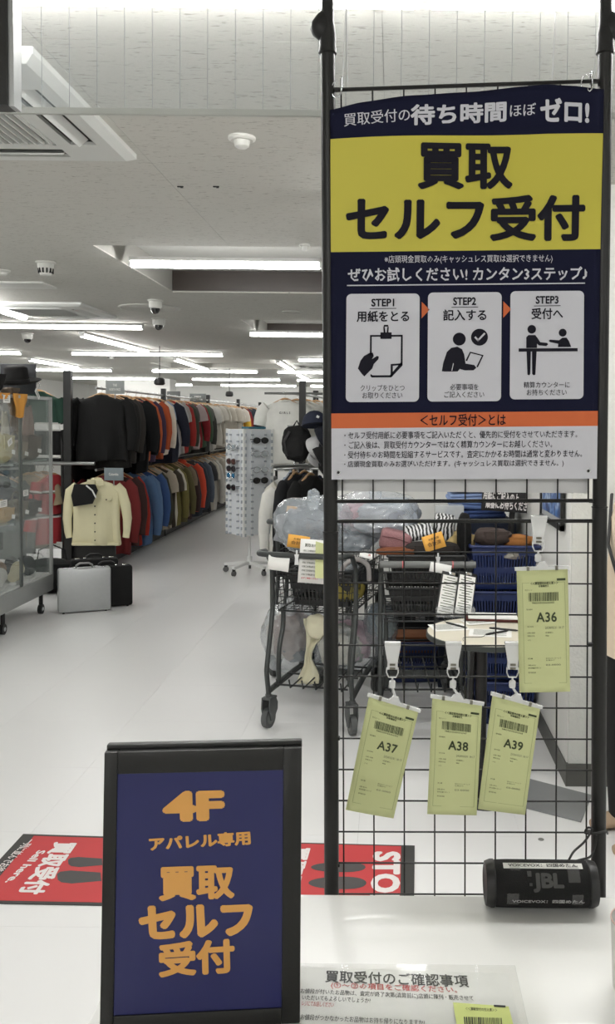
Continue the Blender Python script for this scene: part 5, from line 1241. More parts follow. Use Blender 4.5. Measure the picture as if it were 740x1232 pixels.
def wire_basket(W, L, z0, z1, taper=.04, nx=9, ny=12, nz=6, y0=0, r=.0023):
    """open wire basket, near end at y=y0"""
    m = MB()
    def pt(u, v, s):   # s 0 bottom 1 top, (u,v) in unit plan
        k = 1-taper*(1-s)*2/W*.5; k2 = 1-(1-s)*.06
        return Vector((u*W/2*k, y0+L*(.5+(v-.5)*k2), z0+(z1-z0)*s))
    ring = lambda s: [pt(-1, 0, s), pt(1, 0, s), pt(1, 1, s), pt(-1, 1, s)]
    for i in range(nz+1):
        q = ring(i/nz); rr = .005 if i in (0, nz) else r
        for k in range(4): m.tube([q[k], q[(k+1) % 4]], rr, 6)
    for i in range(nx+1):
        u = -1+2*i/nx
        m.tube([pt(u, 0, 1), pt(u, 0, 0), pt(u, 1, 0), pt(u, 1, 1)], r, 5)
    for j in range(ny+1):
        v = j/ny; m.tube([pt(-1, v, 1), pt(-1, v, 0), pt(1, v, 0), pt(1, v, 1)], r, 5)
    return m
def trolley(label, p, rz, W=.46, hz=.90, loops=True, L=.68, bz0=.585, bz1=.80, low=True, ring=False):
    t = thing('shopping_trolley', label, 'trolley', p, rz)
    for s in (-1, 1):
        x = s*W/2
        leg = MB().tube(spline([(x, .045, bz0), (x, .02, bz0-.09), (x, -.03, .33), (x, -.035, .28), (x, -.01, .18)], 5)[:-1]+[(x, -.01, .165)], .0125, 10)
        leg.build('leg', tubem, t, 60)
        MB().tube(spline([(x*.86, .12, bz0), (x*.86, .115, bz0-.1), (x*.86, .06, .38), (x*.86, .055, .22)], 5), .0125, 10).build('leg', tubem, t, 60)
        MB().tube([(x, -.01, .185), (x*.9, .3, .20), (x*.8, L+.02, .20), (x*.8, L+.02, .165)], .015, 8).build('side_rail', tubem, t, 30)
        MB().tube(spline([(x, .045, bz0), (x, .035, bz1), (x, .0, hz-.05), (x, -.06, hz), (x*.97, -.13, hz-.0)], 6), .0125, 10).build('upright', tubem, t, 60)
        MB().tube([(x*.8, L+.02, .2), (x*.85, L-.05, bz0)], .0115, 8).build('front_leg', tubem, t, 60)
        castor(t, (x, -.01, 0), R(20*s+10)); castor(t, (x*.8, L+.02, 0), R(-15))
    if loops:
        h = MB().tube(spline([(-W/2, -.06, hz), (-W/2-.0, -.14, hz+.005), (-W/2+.04, -.175, hz+.005), (0, -.18, hz+.005), (W/2-.04, -.175, hz+.005), (W/2, -.14, hz+.005), (W/2, -.06, hz)], 6), .0145, 12)
    else: h = MB().tube([(-W/2-.01, -.13, hz), (W/2+.01, -.13, hz)], .0165, 14)
    h.build('handle', midgrey if not loops else tubem, t, 60)
    if ring:
        for x in (-.12, .12): MB().cyl((x-.003, -.13, hz), (x+.003, -.13, hz), .0175, 14).build('red_ring', mat('ring_red', (190, 90, 90), .5), t, 60)
    wire_basket(W-.02, L, bz0, bz1, y0=.03).build('wire_basket', wirem, t, 60, kind='stuff')
    lr = MB()
    for y in (.0, .2, .4, .6): lr.tube([(-W*.44, y, .22), (W*.44, y, .22)], .005, 6)
    for k in range(6): x = -W*.38+W*.76*k/5; lr.tube([(x, -.04, .26), (x, -.02, .215), (x, .6, .215)], .004, 6)
    lr.build('lower_rack', wirem, t, 60, kind='stuff')
    MB().box((0, L*.55, .195), (W*.78, .02, .03)).build('cross_bar', tubem, t, 0)
    return t
pW = atz(323, 876, 0); pW2 = atz(424, 885, 0); d = pW2-pW; rzA = math.atan2(d.y, d.x); WA = d.length
cA = trolley('dark grey wire shopping trolley behind the left pole, nearest of the nested ones', ((pW.x+pW2.x)/2, (pW.y+pW2.y)/2+.02, 0), rzA, W=WA)
cB = trolley('dark trolley further back whose handle loop rises left of the pole', (-.47, 5.22, 0), R(-10), W=.46, hz=.95)
cC = trolley('dark trolley with red-ringed straight handle behind the middle of the mesh', (.17, 4.30, 0), R(2), W=.44, hz=.865, loops=False, ring=True, bz0=.55, bz1=.80)

# plastic hand baskets
def hand_basket(label, p, rz, m, w=.42, d_=.29, h=.22, handle=True, group=None, hand_col=None, sides=True):
    t = thing('hand_basket', label, 'basket', p, rz, group)
    k = .84
    def P_(x, y, z): f = k+(1-k)*z/h; return Vector((x*w/2*f, y*d_/2*f, z))
    body = MB(); zs = [0, .035, .065, .13, .165, h]
    # walls of ribs: solid bands with upright slats between
    def wallquad(a0, a1, z0, z1): 
        n = len(body.v); pts = [P_(*a0, z0), P_(*a1, z0), P_(*a1, z1), P_(*a0, z1)]; c = sum(pts, Vector())/4; nn = (pts[1]-pts[0]).cross(pts[3]-pts[0]).normalized()*.003
        body.add(pts+[q-nn for q in pts], [(0, 1, 2, 3), (7, 6, 5, 4), (0, 4, 5, 1), (1, 5, 6, 2), (2, 6, 7, 3), (3, 7, 4, 0)])
    cs = [(-1, -1), (1, -1), (1, 1), (-1, 1)]
    for i in range(4):
        a, b = Vector(cs[i]), Vector(cs[(i+1) % 4]); N_ = 22 if i % 2 == 0 else 15
        for z0, z1 in ((0, .03), (.085, .115), (h-.045, h)): wallquad(a, b, z0, z1)
        for j in range(N_):
            s0, s1 = (j+.15)/N_, (j+.62)/N_
            wallquad(a+(b-a)*s0, a+(b-a)*s1, .03, .085); wallquad(a+(b-a)*s0, a+(b-a)*s1, .115, h-.045)
    body.add([P_(-1, -1, .002), P_(1, -1, .002), P_(1, 1, .002), P_(-1, 1, .002)], [(0, 1, 2, 3)])
    body.build('body', m, t, 0)
    r = [P_(x*1.03, y*1.03, h) for x, y in cs]; rim = MB()
    for i in range(4): rim.tube([r[i], r[(i+1) % 4]], .008, 8)
    rim.build('rim', m, t, 60)
    if handle:
        for s in (-1, 1):
            MB().tube(spline([(-w*.47, s*d_*.1, h), (-w*.42, s*d_*.42, h+.012), (0, s*d_*.46, h+.014), (w*.42, s*d_*.42, h+.012), (w*.47, s*d_*.1, h)], 5), .006, 8).build('carry_handle', hand_col or blackp, t, 60)
    return t
bluep = mat('basket_blue_plastic', (20, 38, 86), .4, 0, .05, 20); blkp = mat('basket_black_plastic', (30, 31, 31), .45, 0, .08, 20)
fwd = Vector((-math.sin(rzA), math.cos(rzA), 0))
hand_basket('black hand basket inside the nearest left trolley', tuple(cA.location+fwd*.36+Vector((0, 0, .592))), rzA+R(90), blkp, w=.44, d_=.34, h=.17)
hand_basket('black hand basket inside the red-ringed trolley, upper', (.17, 4.60, .722), R(2), blkp, w=.38, d_=.42, h=.15, handle=False)
hand_basket('black hand basket inside the red-ringed trolley, lower', (.17, 4.60, .557), R(2), blkp, w=.38, d_=.42, h=.15, handle=False)
by_, bx_ = 4.62, .575
for k, l in enumerate(('lowest', 'second from the floor', 'third from the floor', 'topmost, full of brown leather things,')):
    hand_basket('blue hand basket %s in the stack beside the white wall' % l, (bx_, by_, .003+k*.232), 0, bluep, w=.34, d_=.44, h=.222, handle=False, group='stack of blue baskets')
hand_basket('blue hand basket on the floor under the middle trolley holding a brown case', (.16, 5.28, .003), R(4), bluep, w=.42, d_=.32, h=.24)
o = MB().box((0, 0, 0), (.32, .2, .10), b=.012).build('brown_case', cmat((112, 70, 44)), None, 30, label='brown leather case lying in the blue basket under the trolley', cat='case'); o.location = (.17, 5.28, .215)
MB().tube([(-.05, -.1, .0), (-.05, -.125, .012), (.05, -.125, .012), (.05, -.1, 0)], .006, 8).build('handle', cmat((70, 42, 26)), o)
o = MB().box((0, 0, 0), (.42, .30, .33), b=.01).build('storage_box', cmat((22, 22, 23)), None, 30, label='black lidded box standing under the middle trolley behind the first blue basket', cat='box'); o.location = (.19, 5.72, .17); MB().box((0, -.153, .12), (.06, .006, .03), b=.002).build('catch', alu, o)

# ---------------------------------------------------------------- clear bags of clothes
def clothes_bag(label, c, rad, col, seed, rz=0, knot=True, floor=None, film_m=bagfilm):
    t = thing('clothes_bag', label, 'plastic bag', c, rz)
    MB().blob((0, 0, 0), rad, .16, 1.7, seed, 5).build('clear_bag', film_m, t, 25)
    rn_ = random.Random(seed)
    for i, cc in enumerate(col):
        off = Vector((rn_.uniform(-.35, .35)*rad[0], rn_.uniform(-.25, .25)*rad[1], rn_.uniform(-.3, .2)*rad[2]))
        MB().blob(off, [q*.66 for q in rad], .25, 2.4, seed+i*3+1, 4, rz=0).build('folded_clothes', cmat(cc), t, 60) if False else MB().blob(off, [q*.66 for q in rad], .25, 2.4, seed+i*3+1, 4).build('folded_clothes', cmat(cc), t, 60)
    if knot: MB().blob((0, -rad[1]*.4, rad[2]*.98), (.03, .03, .05), .4, 3, seed, 3).build('knot', film_m, t, 30)
    return t
gA = cA.location
clothes_bag('large clear bag of grey clothes on the trolley left of the left pole', aty(378, 632, 4.72), (.20, .17, .15), [(120, 124, 130), (84, 88, 94), (150, 152, 156)], 3)
clothes_bag('clear bag of pink and grey clothes lying on top behind the mesh', aty(452, 618, 4.75), (.22, .17, .125), [(186, 150, 158), (170, 174, 180), (150, 156, 164)], 8)
clothes_bag('grey clear bag under the pink one beside the left pole', aty(430, 646, 4.80), (.17, .15, .09), [(110, 120, 130), (130, 138, 146)], 12, knot=False)
clothes_bag('clear bag of pale clothes under the left trolley, bulging left', aty(352, 765, 5.05), (.17, .18, .19), [(196, 190, 182), (150, 130, 122), (90, 92, 96)], 21)
clothes_bag('clear bag of pink and cream clothes under the trolley behind the left pole', aty(418, 778, 4.85), (.17, .16, .16), [(206, 170, 182), (206, 200, 184), (160, 160, 150)], 27, knot=False)
clothes_bag('small clear bag of green cloth in the left trolley basket', tuple(cA.location+fwd*.30+Vector((.04, 0, .73))), (.15, .12, .075), [(150, 168, 158), (126, 132, 92)], 31, knot=False)
clothes_bag('bluish clear bag hanging in the nearest trolley by the middle legs', aty(458, 752, 4.85), (.09, .1, .13), [(110, 128, 142), (150, 160, 160)], 36, knot=False)
# cream scarf hanging down from the trolley
sc2 = thing('scarf', 'cream scarf hanging down through the left trolley onto its lower rack', 'scarf', aty(378, 745, 4.50)); m = MB()
def sfn(i, j):
    z = -.34*j; w_ = .034+.018*math.sin(j*7+1); return Vector(((i-.5)*2*w_+.01*math.sin(j*9)-.035*j, .012*math.sin(i*9+j*6), z))
m.grid(sfn, 12, 16); o = m.build('fold', cmat((206, 202, 176)), sc2, 60); o.modifiers.new('t', 'SOLIDIFY').thickness = .012
MB().blob((.012, -.015, -.035), (.05, .03, .06), .2, 2, 3, 3).build('knot', cmat((206, 202, 176)), sc2, 60)
# grey round-topped thing with white edge in the trolley (rolled bag strap)
o = MB().tube(spline([(-.075, 0, -.07), (-.06, 0, -.005), (0, 0, .03), (.06, 0, .0), (.07, 0, -.08)], 6), .013, 10).build('bag_strap', mat('strap_pale_grey', (150, 146, 144), .6), None, label='pale grey curved bag handle rising behind the left pole in the trolley', cat='handle'); o.location = aty(428, 680, 4.45)
bag(aty(414, 722, 4.55), (.22, .2, .12), (150, 138, 70), 'olive yellow folded cloth in the trolley beside the left pole', 0, False, False, nm='folded_cloth')
bag(aty(432, 702, 4.6), (.26, .2, .08), (40, 42, 44), 'dark bag lying across the trolley behind the left pole', .2, False, False, nm='bag')
# stuff heaped on the middle trolley
pinkb = thing('pouch', 'dusty pink quilted pouch lying on the middle trolley', 'pouch', aty(476, 650, 4.55)); MB().box((0, 0, 0), (.165, .12, .105), (0, R(12), 0), b=.022).build('body', mat('pink_sequin', (150, 108, 110), .5, .1, .35, 180, .5, 220), pinkb, 60)
MB().tube([(-.07, -.062, .03), (0, -.064, .02), (.07, -.062, -.005)], .003, 6).build('zip', mat('zip_dark_pink', (110, 66, 70), .4), pinkb)
zbm = mat('zebra_print', (210, 210, 208), .5); nt = zbm.node_tree; wv = nt.nodes.new('ShaderNodeTexWave'); wv.inputs['Scale'].default_value = 16; wv.inputs['Distortion'].default_value = 6; cr_ = nt.nodes.new('ShaderNodeValToRGB'); cr_.color_ramp.interpolation = 'CONSTANT'
cr_.color_ramp.elements[0].color = (.015, .015, .015, 1); cr_.color_ramp.elements[1].color = (.7, .7, .7, 1); cr_.color_ramp.elements[1].position = .5
tcz = nt.nodes.new('ShaderNodeTexCoord'); nt.links.new(tcz.outputs['Object'], wv.inputs[0]); nt.links.new(wv.outputs['Fac'], cr_.inputs[0]); nt.links.new(cr_.outputs[0], nt.nodes['Principled BSDF'].inputs['Base Color'])
zb = thing('bag', 'black and white zebra-patterned flat bag on the middle trolley', 'bag', aty(504, 640, 4.55), rot=(R(35), R(-10), R(8))); MB().box((0, 0, 0), (.15, .09, .05), b=.015).build('body', zbm, zb, 60)
zb = thing('bag', 'black and white patterned bag behind the orange tag', 'bag', aty(534, 634, 4.6), rot=(R(10), R(8), 0)); MB().box((0, 0, 0), (.11, .1, .13), b=.02).build('body', zbm, zb, 60)
bag(aty(520, 668, 4.5), (.30, .2, .07), (44, 40, 38), 'black flat bag under the zebra-patterned one', .1, False, False, nm='bag')
bag(aty(552, 662, 4.62), (.17, .14, .10), (190, 168, 116), 'tan straw bag beside the black round bag', .3, False, False)
bag(aty(558, 668, 4.50), (.075, .12, .22), (18, 18, 18), 'upright black round-edged bag at the right end of the trolley handle', 0, False, False)
bag(aty(495, 634, 4.85), (.12, .1, .05), (206, 210, 156), 'pale yellow folded cloth behind the zebra bag', 0, False, False, nm='folded_cloth')
bag(aty(478, 668, 4.45), (.22, .12, .04), (120, 72, 46), 'brown leather item under the pink pouch', .1, False, False, nm='pouch')
# clear acrylic box at the back
o = MB().box((0, 0, 0), (.16, .12, .14), b=.004).build('acrylic_box', film('acrylic_pale', (222, 226, 226), .5, .1, .1), None, 0, label='pale clear plastic box standing behind the trolley heap', cat='box'); o.location = aty(540, 622, 4.9)
# orange and white tags clipped on the trolleys
orm = mat('tag_orange', (226, 168, 74), .7)
def ytag(label, u, v, y, w, h, rot, m=orm, txt=None, tm=ink, white=False, cat='tag', name='hanging_tag'):
    t = thing(name, label, cat, aty(u, v, y), rot=rot); b = MB(); b.grid(lambda i, j: Vector(((i-.5)*w, .006*math.sin(i*2.6+.3), (.5-j)*h)), 8, 2); o = b.build('card', m, t, 60); o.modifiers.new('t', 'SOLIDIFY').thickness = .0012
    M = Euler(rot).to_matrix(); P = Plane(t.location+M@Vector((0, -.002, 0)), M@Vector((1, 0, 0)), M@Vector((0, 0, 1)))
    for (s, x0, y0, x1, y1, tm_) in txt or (): P.ltext(s, x0*w, y0*h, x1*w, y1*h, tm_, t, .02, .004)
    return t
brt = mat('tag_brown_ink', (120, 84, 40), .7)
OT = (('お客様用', -.22, .16, .28, .30, brt), ('会計済', -.32, -.22, .34, .06, brt))
ytag('orange tag clipped on the left trolley handle left of the pole', 359, 652, 4.18, .105, .062, (0, R(8), 0), txt=OT)
ytag('orange tag on the middle trolley handle below the zebra bag', 522, 652, 4.1, .10, .075, (0, R(-18), R(0)), txt=OT)
ytag('small orange tag standing on the rear trolley left of the clear bag', 351, 613, 5.0, .06, .038, (0, R(6), 0), txt=(('会計済', -.3, -.2, .34, .1, brt),))
ytag('small orange tag behind the heap near the stack of baskets', 555, 640, 4.85, .06, .05, (0, R(10), 0))
wt = [('買取お申込書控', -.36, .33, .3, .41, greyink)]+[('お名前ご住所電話番号内容', -.4, .22-.09*k, .02, .265-.09*k, greyink) for k in range(7)]+[('必ずご確認ください', -.4, -.40, .1, -.36, redink)]
t = ytag('white form with a green strip hanging on the left trolley beside the pole', 380, 676, 4.15, .16, .21, (0, R(4), R(0)), m=paper, txt=wt, name='form_sheet')
P_ = Plane(t.location+Vector((0, -.006, 0)), (1, 0, 0), (0, 0, 1)); P_.put('green_strip', [(0, .10), (.07, .08), (.07, -.08), (-.003, -.075)], [(0, 3, 2, 1)], green, t, .004)
ytag('plain white card hanging at the left end of the left trolley', 335, 678, 4.16, .105, .07, (0, R(6), R(-8)), m=paper, name='card')
ytag('white card hanging on the middle trolley handle', 530, 684, 4.08, .10, .045, (0, R(10), 0), m=paper, name='card')
ytag('small white card with red mark lying on the dark bag', 441, 668, 4.4, .07, .03, (R(-40), R(12), 0), m=paper, txt=(('済', .1, -.2, .3, .2, redink),), name='card')
for (u, v, l) in ((357, 672, 'clear clip holding the orange tag on the left trolley'), (527, 675, 'clear clip holding the orange tag on the middle trolley')):
    t = thing('ticket_clip', l, 'clip', aty(u, v, 4.12)); MB().prism([(-.011, .02), (.011, .02), (.007, -.0), (.010, -.03), (-.010, -.03), (-.007, 0)], .008).build('jaw', clampm, t, 20); MB().box((0, 0, .03), (.008, .006, .02), b=.002).build('ball_joint', clampm, t)

# heap in and behind the blue baskets
for k, (u, v, y, sz, c, l) in enumerate(((622, 645, 4.62, (.17, .13, .07), (166, 112, 62), 'tan leather bag in the topmost blue basket, right'), (592, 642, 4.6, (.19, .16, .09), (74, 64, 60), 'dark patterned bag in the topmost blue basket, left'), (590, 655, 4.48, (.15, .1, .05), (96, 78, 66), 'brown bag at the front left of the topmost blue basket'), (620, 658, 4.45, (.14, .08, .04), (150, 146, 138), 'grey rolled cloth at the front of the topmost blue basket'))):
    bag(aty(u, v+14, y), sz, c, l, .2*k, False, False, .2)
for k, (c, l) in enumerate((((60, 78, 124), 'dark blue jeans at the bottom of the pile behind the baskets'), ((96, 118, 164), 'mid blue jeans in the pile behind the baskets, second'), ((132, 152, 190), 'light blue jeans in the pile behind the baskets, third'), ((52, 66, 112), 'navy jeans in the pile behind the baskets, fourth'), ((110, 128, 166), 'faded jeans in the pile behind the baskets, fifth'), ((140, 96, 92), 'striped reddish cloth on top of the pile behind the baskets'))):
    t = thing('folded_jeans', l, 'jeans', (.50+.01*(k % 2), 5.25, 1.00+.05*k)); MB().box((0, 0, 0), (.34, .32, .028), (0, R((-2, 3, -3, 2, -1, 2)[k]), 0), b=.013).box((0, -.01, .022), (.32, .30, .02), (0, R((-2, 3, -3, 2, -1, 2)[k]), 0), b=.009).build('fold', cmat(c), t, 60)
o = MB().bb((-.22, -.2, 0), (.22, .2, .965)).build('side_cabinet', cmat((40, 46, 60)), None, 0, label='dark blue cabinet under the pile of jeans behind the baskets', cat='cabinet'); o.location = (.50, 5.25, 0)
bag((.70, 4.95, 0), (.10, .3, .9), (24, 24, 24), 'tall black bag squeezed between baskets and white wall', 0, False, False)
# black notice board with white writing
a = aty(578, 560, 4.95); nb_ = thing('notice_board', 'black tilted notice board with white writing above the blue baskets', 'sign', aty(620, 580, 4.9), rot=(0, R(3.5), 0))
MB().box((0, 0, 0), (.36, .016, .34), b=.002).build('board', mat('notice_black', (34, 34, 35), .55), nb_); M = Euler((0, R(3.5), 0)).to_matrix()
NB = Plane(nb_.location+Vector((0, -.009, 0)), M@Vector((1, 0, 0)), M@Vector((0, 0, 1)))
NB.text('いらっしゃいませ', None, matwh, nb_, .03, .001, quad=((588, 540), (650, 543), (588, 551))); NB.text('用紙にご記入の上、', None, matwh, nb_, .035, .001, quad=((582, 589), (627, 594.5), (581, 600)))
NB.text('順番にお待ちください。', None, matwh, nb_, .035, .001, quad=((585, 599), (643, 604), (584, 611)))
MB().box((0, .03, -.2), (.03, .03, .2)).build('stand', blackp, nb_, 0)
# poster on the receding wall
y0_, y1_ = 3.80, 4.35; zp = atx(687, 646, WX-.02).z; t = thing('poster_frame', 'black framed blue poster on the receding white wall beside the right pole', 'poster', (WX-.02, (y0_+y1_)/2, zp+.4))
hy = (y1_-y0_)/2
for a, b in (((-.009, -hy, -.4), (.007, -hy+.025, .4)), ((-.009, hy-.025, -.4), (.007, hy, .4)), ((-.009, -hy, -.4), (.007, hy, -.375)), ((-.009, -hy, .375), (.007, hy, .4))): MB().bb(a, b).build('frame_bar', frame_black, t, 0)
MB().bb((-.002, -hy+.02, -.38), (.004, hy-.02, .38)).build('mount', mat('mount_grey', (170, 172, 172), .5), t, 0)
pm = mat('poster_blue', (60, 92, 150), .3); nt = pm.node_tree; nz = nt.nodes.new('ShaderNodeTexNoise'); nz.inputs['Scale'].default_value = 7; nz.inputs['Distortion'].default_value = 2.5; cr_ = nt.nodes.new('ShaderNodeValToRGB'); E = cr_.color_ramp.elements
E[0].position = .35; E[0].color = (*lin((28, 48, 96)), 1); E[1].position = .68; E[1].color = (*lin((196, 212, 226)), 1); e = E.new(.52); e.color = (*lin((64, 108, 170)), 1)
tcz = nt.nodes.new('ShaderNodeTexCoord'); nt.links.new(tcz.outputs['Object'], nz.inputs['Vector']); nt.links.new(nz.outputs['Fac'], cr_.inputs[0]); nt.links.new(cr_.outputs[0], nt.nodes['Principled BSDF'].inputs['Base Color'])
MB().bb((-.004, -hy+.05, -.35), (-.002, hy-.05, .35)).build('print', pm, t, 0)
t = thing('door_knob_post', 'small cream capped post behind the highest clip near the poster', 'post', aty(652, 622, 4.7)); MB().cyl((0, 0, -.35), (0, 0, .03), .016, 14).cyl((0, 0, .02), (0, 0, .045), .02, 14, .012).build('body', mat('post_cream', (206, 204, 182), .5), t)

# ---------------------------------------------------------------- round table
tz = .70; pl_ = atz(512, 752, tz); pn = atz(575, 777, tz); cyy = pn.y+.235; cxx = pl_.x+.245
tb = thing('round_table', 'small round pale-topped table behind the tickets with papers on it', 'table', (cxx, cyy, 0))
MB().lathe([(0, tz-.026), (.236, tz-.026), (.243, tz-.02), (.243, tz-.004), (.239, tz-.0), (0, tz)], n=56).build('table_top', mat('table_top_cream', (214, 208, 190), .4, 0, .03, 8), tb)
MB().lathe([(.2435, tz-.024), (.246, tz-.022), (.246, tz-.004), (.2435, tz-.002)], n=56).build('edge_band', darkgrey, tb)
MB().cyl((-.02, 0, .02), (-.02, 0, tz-.026), .024, 18).build('pole', blackp, tb); MB().cyl((-.08, .0, .02), (-.05, 0, tz-.026), .012, 12).build('brace', blackp, tb)
MB().lathe([(0, 0), (.10, 0), (.10, .008), (.04, .02), (0, .022)], n=36).build('base_plate', mat('table_base_dark', (70, 72, 72), .4, .3), tb)
def sheet(label, u, v, w, h, rz, m=paper, name='paper_sheet', th=.0012, z=tz, lines=True, cat='paper'):
    p = atz(u, v, z); t = thing(name, label, cat, (p.x, p.y, z+.0005), rz); MB().bb((-w/2, -h/2, 0), (w/2, h/2, th)).build('sheet', m, t, 0)
    if lines:
        q = MB(); 
        for k in range(9): q.bb((-w*.4, h*.38-k*h*.085, th+.0001), (w*(.38 if k % 3 else .1), h*.38-k*h*.085+.003, th+.0004))
        q.build('printed_line', greyink, t, 0)
    return t
sheet('white form sheet at the left of the round table', 540, 755, .15, .12, R(12)); sheet('white form sheet at the right of the round table', 590, 762, .17, .12, R(-8)); sheet('white form sheet at the back of the round table', 575, 748, .13, .1, R(20), z=tz+.002)
def pen(label, u, v, rz, cord=None):
    p = atz(u, v, tz+.006); t = thing('pen', label, 'pen', p, rz); MB().tube([(-.06, 0, 0), (-.055, 0, 0), (.05, 0, 0), (.065, 0, 0)], [.002, .004, .004, .001], 8).build('barrel', blackp, t)
    MB().box((-.03, 0, .005), (.03, .002, .001)).build('pocket_clip', chrome, t, 0)
    if cord: MB().tube(spline(cord, 6), .0012, 6).build('cord', blackp, t)
pen('black pen on a cord on the left form', 549, 752, R(-50), [(-.06, 0, 0), (-.1, .03, 0), (-.09, .08, 0), (-.16, .10, -.002)]); pen('black pen on a cord on the right form', 598, 761, R(35), [(-.06, 0, 0), (-.10, -.02, 0), (-.16, .01, 0), (-.2, -.03, 0)]); pen('second black pen crossing the one on the right form', 606, 757, R(-20))
nb2 = thing('notebook', 'dark red clipboard stack lying at the back of the round table', 'clipboard', (atz(594, 745, tz).x, atz(594, 745, tz).y, tz+.001), R(-4)); MB().box((0, 0, .006), (.24, .13, .010), b=.002).build('board', cmat((74, 40, 36)), nb2); MB().box((-.005, -.002, .0135), (.21, .11, .004)).build('sheets', paper, nb2, 0)
for (u, l, rz) in ((541, 'left one of two upright clipboards of forms on the round table', R(14)), (562, 'right one of two upright clipboards of forms on the round table', R(18))):
    p = atz(u-6, 741, tz); t = thing('clipboard', l, 'clipboard', (p.x, p.y, tz+.002), rot=(R(-14), R(14), rz))
    MB().box((0, 0, .095), (.088, .006, .19), b=.001).build('board', blackp, t); MB().box((0, -.0045, .09), (.077, .002, .17)).build('sheets', paper, t, 0)
    q = MB()
    for k in range(14): q.box((0, -.0058, .165-.0115*k), (.062 if k % 3 else .04, .0005, .0035))
    q.build('printed_line', greyink, t, 0); MB().box((0, -.008, .185), (.03, .008, .012), b=.002).build('metal_clip', chrome, t)
st2 = thing('clipboard_stand', 'clear stand holding the two upright clipboards', 'stand', (atz(548, 742, tz).x, atz(548, 742, tz).y, tz+.001)); MB().box((0, .01, .02), (.17, .07, .04), b=.004).build('body', film('stand_clear', (200, 204, 204), .3, .1, .1), st2)

# ================================================================== PERSON beside the right pole
PXc = (.955, 3.22)
pr = thing('person', 'person in beige jacket and black trousers behind the right pole, cut by the frame', 'person', (PXc[0], PXc[1], 0), R(-80))
skin = mat('skin', (214, 170, 144), .55, 0, .04, 20); jk = mat('person_jacket_beige', (206, 190, 168), .85, 0, .04, 12, .2, 30); tr_ = mat('person_trousers_black', (20, 20, 21), .85, 0, .1, 14, .2, 30)
hair = mat('hair_black', (24, 20, 19), .5, 0, .3, 80, .3, 200)
def loft(levels, n=24): 
    m = MB(); m.rings([lambda a, L_=L_: Vector((L_[0]+math.cos(a)*L_[3], L_[1]+math.sin(a)*L_[4], L_[2])) for L_ in levels], n); return m
# one continuous body (skin modifier), clothing over it
def skinbody(name, pts, edges, rad, m, par, root=0, sub=2):
    me = bpy.data.meshes.new(name); me.from_pydata(pts, edges, []); o = bpy.data.objects.new(name, me); link(o, par); me.materials.append(m)
    md = o.modifiers.new('skin', 'SKIN'); 
    for i, r in enumerate(rad): me.skin_vertices[0].data[i].radius = r if isinstance(r, tuple) else (r, r)
    me.skin_vertices[0].data[root].use_root = True
    s = o.modifiers.new('sub', 'SUBSURF'); s.levels = sub; s.render_levels = sub; return o
P0 = [(0, 0, .86), (0, 0, 1.0), (0, 0, 1.15), (0, 0, 1.27), (0, .005, 1.335), (0, -.01, 1.38)]; E0 = [(0, 1), (1, 2), (2, 3), (3, 4), (4, 5)]; R0_ = [(.14, .10), (.12, .09), (.14, .10), (.12, .08), (.05, .05), (.048, .05)]
for s in (-1, 1):
    b = len(P0); P0 += [(s*.09, 0, .80), (s*.095, 0, .62), (s*.098, -.01, .44), (s*.1, .01, .25), (s*.1, .015, .085), (s*.104, -.03, .045), (s*.105, -.08, .035)]; E0 += [(0, b)]+[(b+i, b+i+1) for i in range(6)]; R0_ += [.08, .07, .052, .045, .032, .03, .022]
    b = len(P0); P0 += [(s*.155, 0, 1.26), (s*.20, .01, 1.13), (s*.215, .0, 1.0), (s*.21, -.04, .88), (s*.205, -.06, .78), (s*.203, -.066, .745)]; E0 += [(3, b)]+[(b+i, b+i+1) for i in range(5)]; R0_ += [.055, .045, .038, .034, .025, .028]
    f0 = len(P0)-1
    for k, (dx, dy, L_) in enumerate(((-.022, -.0, .058), (-.008, -.004, .07), (.007, -.003, .066), (.02, .0, .052))):
        b = len(P0); y_ = -.066+dx; P0 += [(s*.203, y_, .715), (s*.20, y_-.004, .715-L_*.55), (s*.192, y_-.008, .715-L_)]; E0 += [(f0, b), (b, b+1), (b+1, b+2)]; R0_ += [.0095, .0085, .007]
    b = len(P0); P0 += [(s*.195, -.098, .745), (s*.186, -.108, .715), (s*.183, -.108, .695)]; E0 += [(f0, b), (b, b+1), (b+1, b+2)]; R0_ += [.011, .0095, .008]
skinbody('body', P0, E0, R0_, skin, pr)
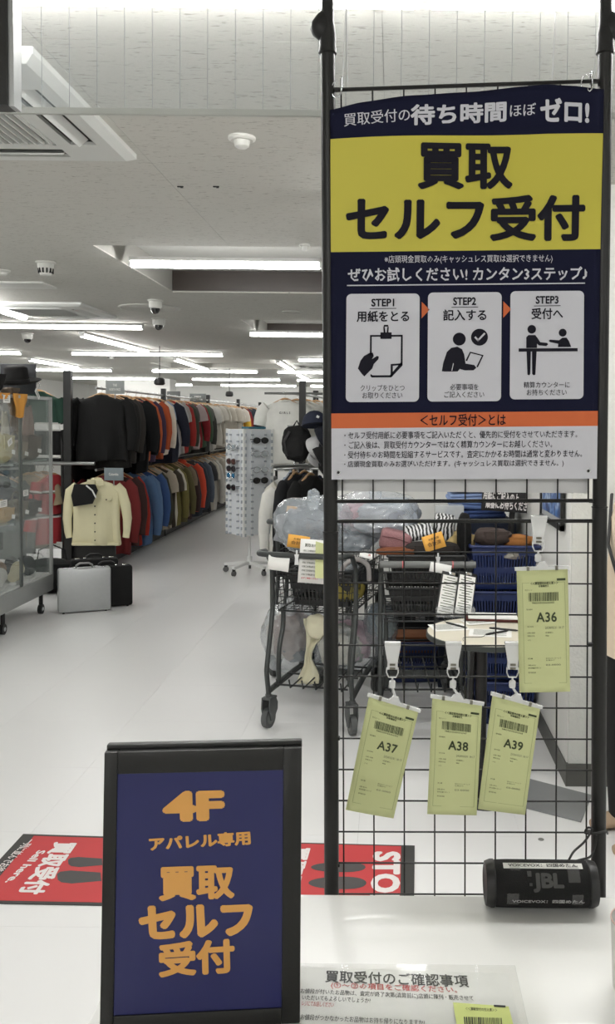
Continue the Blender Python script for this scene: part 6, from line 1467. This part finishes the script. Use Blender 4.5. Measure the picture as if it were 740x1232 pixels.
# head
hd = MB(); bm = bmesh.new(); bmesh.ops.create_icosphere(bm, subdivisions=4, radius=1)
for q in bm.verts:
    p = q.co.copy(); x, y, z = p.x*.072, p.y*.092, p.z*.108
    if z < 0: x *= 1+z*2.6; y *= 1+z*.9
    if y < 0:
        y -= .020*math.exp(-((x/.013)**2+((z+.008)/.024)**2)); y += .009*math.exp(-(((abs(x)-.031)/.015)**2+((z-.012)/.012)**2)); y -= .006*math.exp(-((x/.022)**2+((z+.05)/.008)**2))
    q.co = (x, y-.01, z+1.475)
bm.verts.index_update(); hd.add([q.co.copy() for q in bm.verts], [[q.index for q in f.verts] for f in bm.faces]); bm.free()
h_ = hd.build('head', skin, pr, 80)
for s in (-1, 1):
    MB().blob((s*.03, -.087, 1.487), (.010, .006, .006), 0, 1, 0, 2).build('eye', mat('eye_dark', (40, 30, 28), .2), h_); MB().blob((s*.072, .0, 1.472), (.008, .018, .028), .1, 2, 1, 3).build('ear', skin, h_, 60)
MB().blob((0, -.096, 1.426), (.024, .006, .006), .05, 2, 1, 3).build('mouth', mat('lips', (176, 104, 96), .5), h_, 60)
hm = MB(); hm.blob((0, .012, 1.50), (.085, .098, .108), .05, 3, 4, 4)
hm.v = [Vector((v.x, max(v.y, -.06) if v.z < 1.54 else v.y, v.z)) for v in hm.v]; hm.blob((0, .055, 1.40), (.085, .05, .13), .1, 3, 6, 4); hm.build('hair', hair, pr, 60)
j = loft([(0, 0, .70, .215, .165), (0, 0, .76, .215, .16), (0, 0, .95, .2, .15), (0, 0, 1.08, .19, .14), (0, 0, 1.2, .19, .13), (0, 0, 1.275, .165, .105), (0, 0, 1.32, .09, .075), (0, 0, 1.345, .06, .062)])
for s in (-1, 1): j.tube([(s*.14, 0, 1.26), (s*.185, .005, 1.22), (s*.215, .01, 1.1), (s*.225, .0, .98), (s*.22, -.035, .87), (s*.212, -.055, .80)], [.062, .066, .06, .056, .05, .046], 14)
for v in j.v: v.x += .006*math.sin(v.z*34+v.y*20); v.y += .005*math.sin(v.z*41)
j.build('jacket', jk, pr, 60)
for s in (-1, 1):
    loft([(s*.1, .01, .03, .075, .10), (s*.1, .01, .1, .078, .105), (s*.1, 0, .3, .082, .11), (s*.098, -.005, .5, .09, .12), (s*.095, 0, .7, .1, .115), (s*.085, 0, .84, .1, .125)], 18).build('trouser_leg', tr_, pr, 60)
    m = MB(); m.rings([lambda a, x=x, w_=w_, h=h: Vector((s*.104+math.cos(a)*w_, x, max(0, .002+(math.sin(a)+1)*h/2))) for x, w_, h in ((.07, .03, .07), (.05, .042, .085), (0, .045, .085), (-.06, .045, .06), (-.12, .045, .045), (-.165, .02, .03))], 16); m.build('shoe', mat('shoe_tan', (170, 146, 120), .6), pr, 60)
MB().tube([(-.12, -.1, 1.28), (-.03, -.15, 1.1), (.12, -.16, .95), (.21, -.1, .84)], .012, 8, flat=.4).build('bag_strap', blackp, pr, 60)
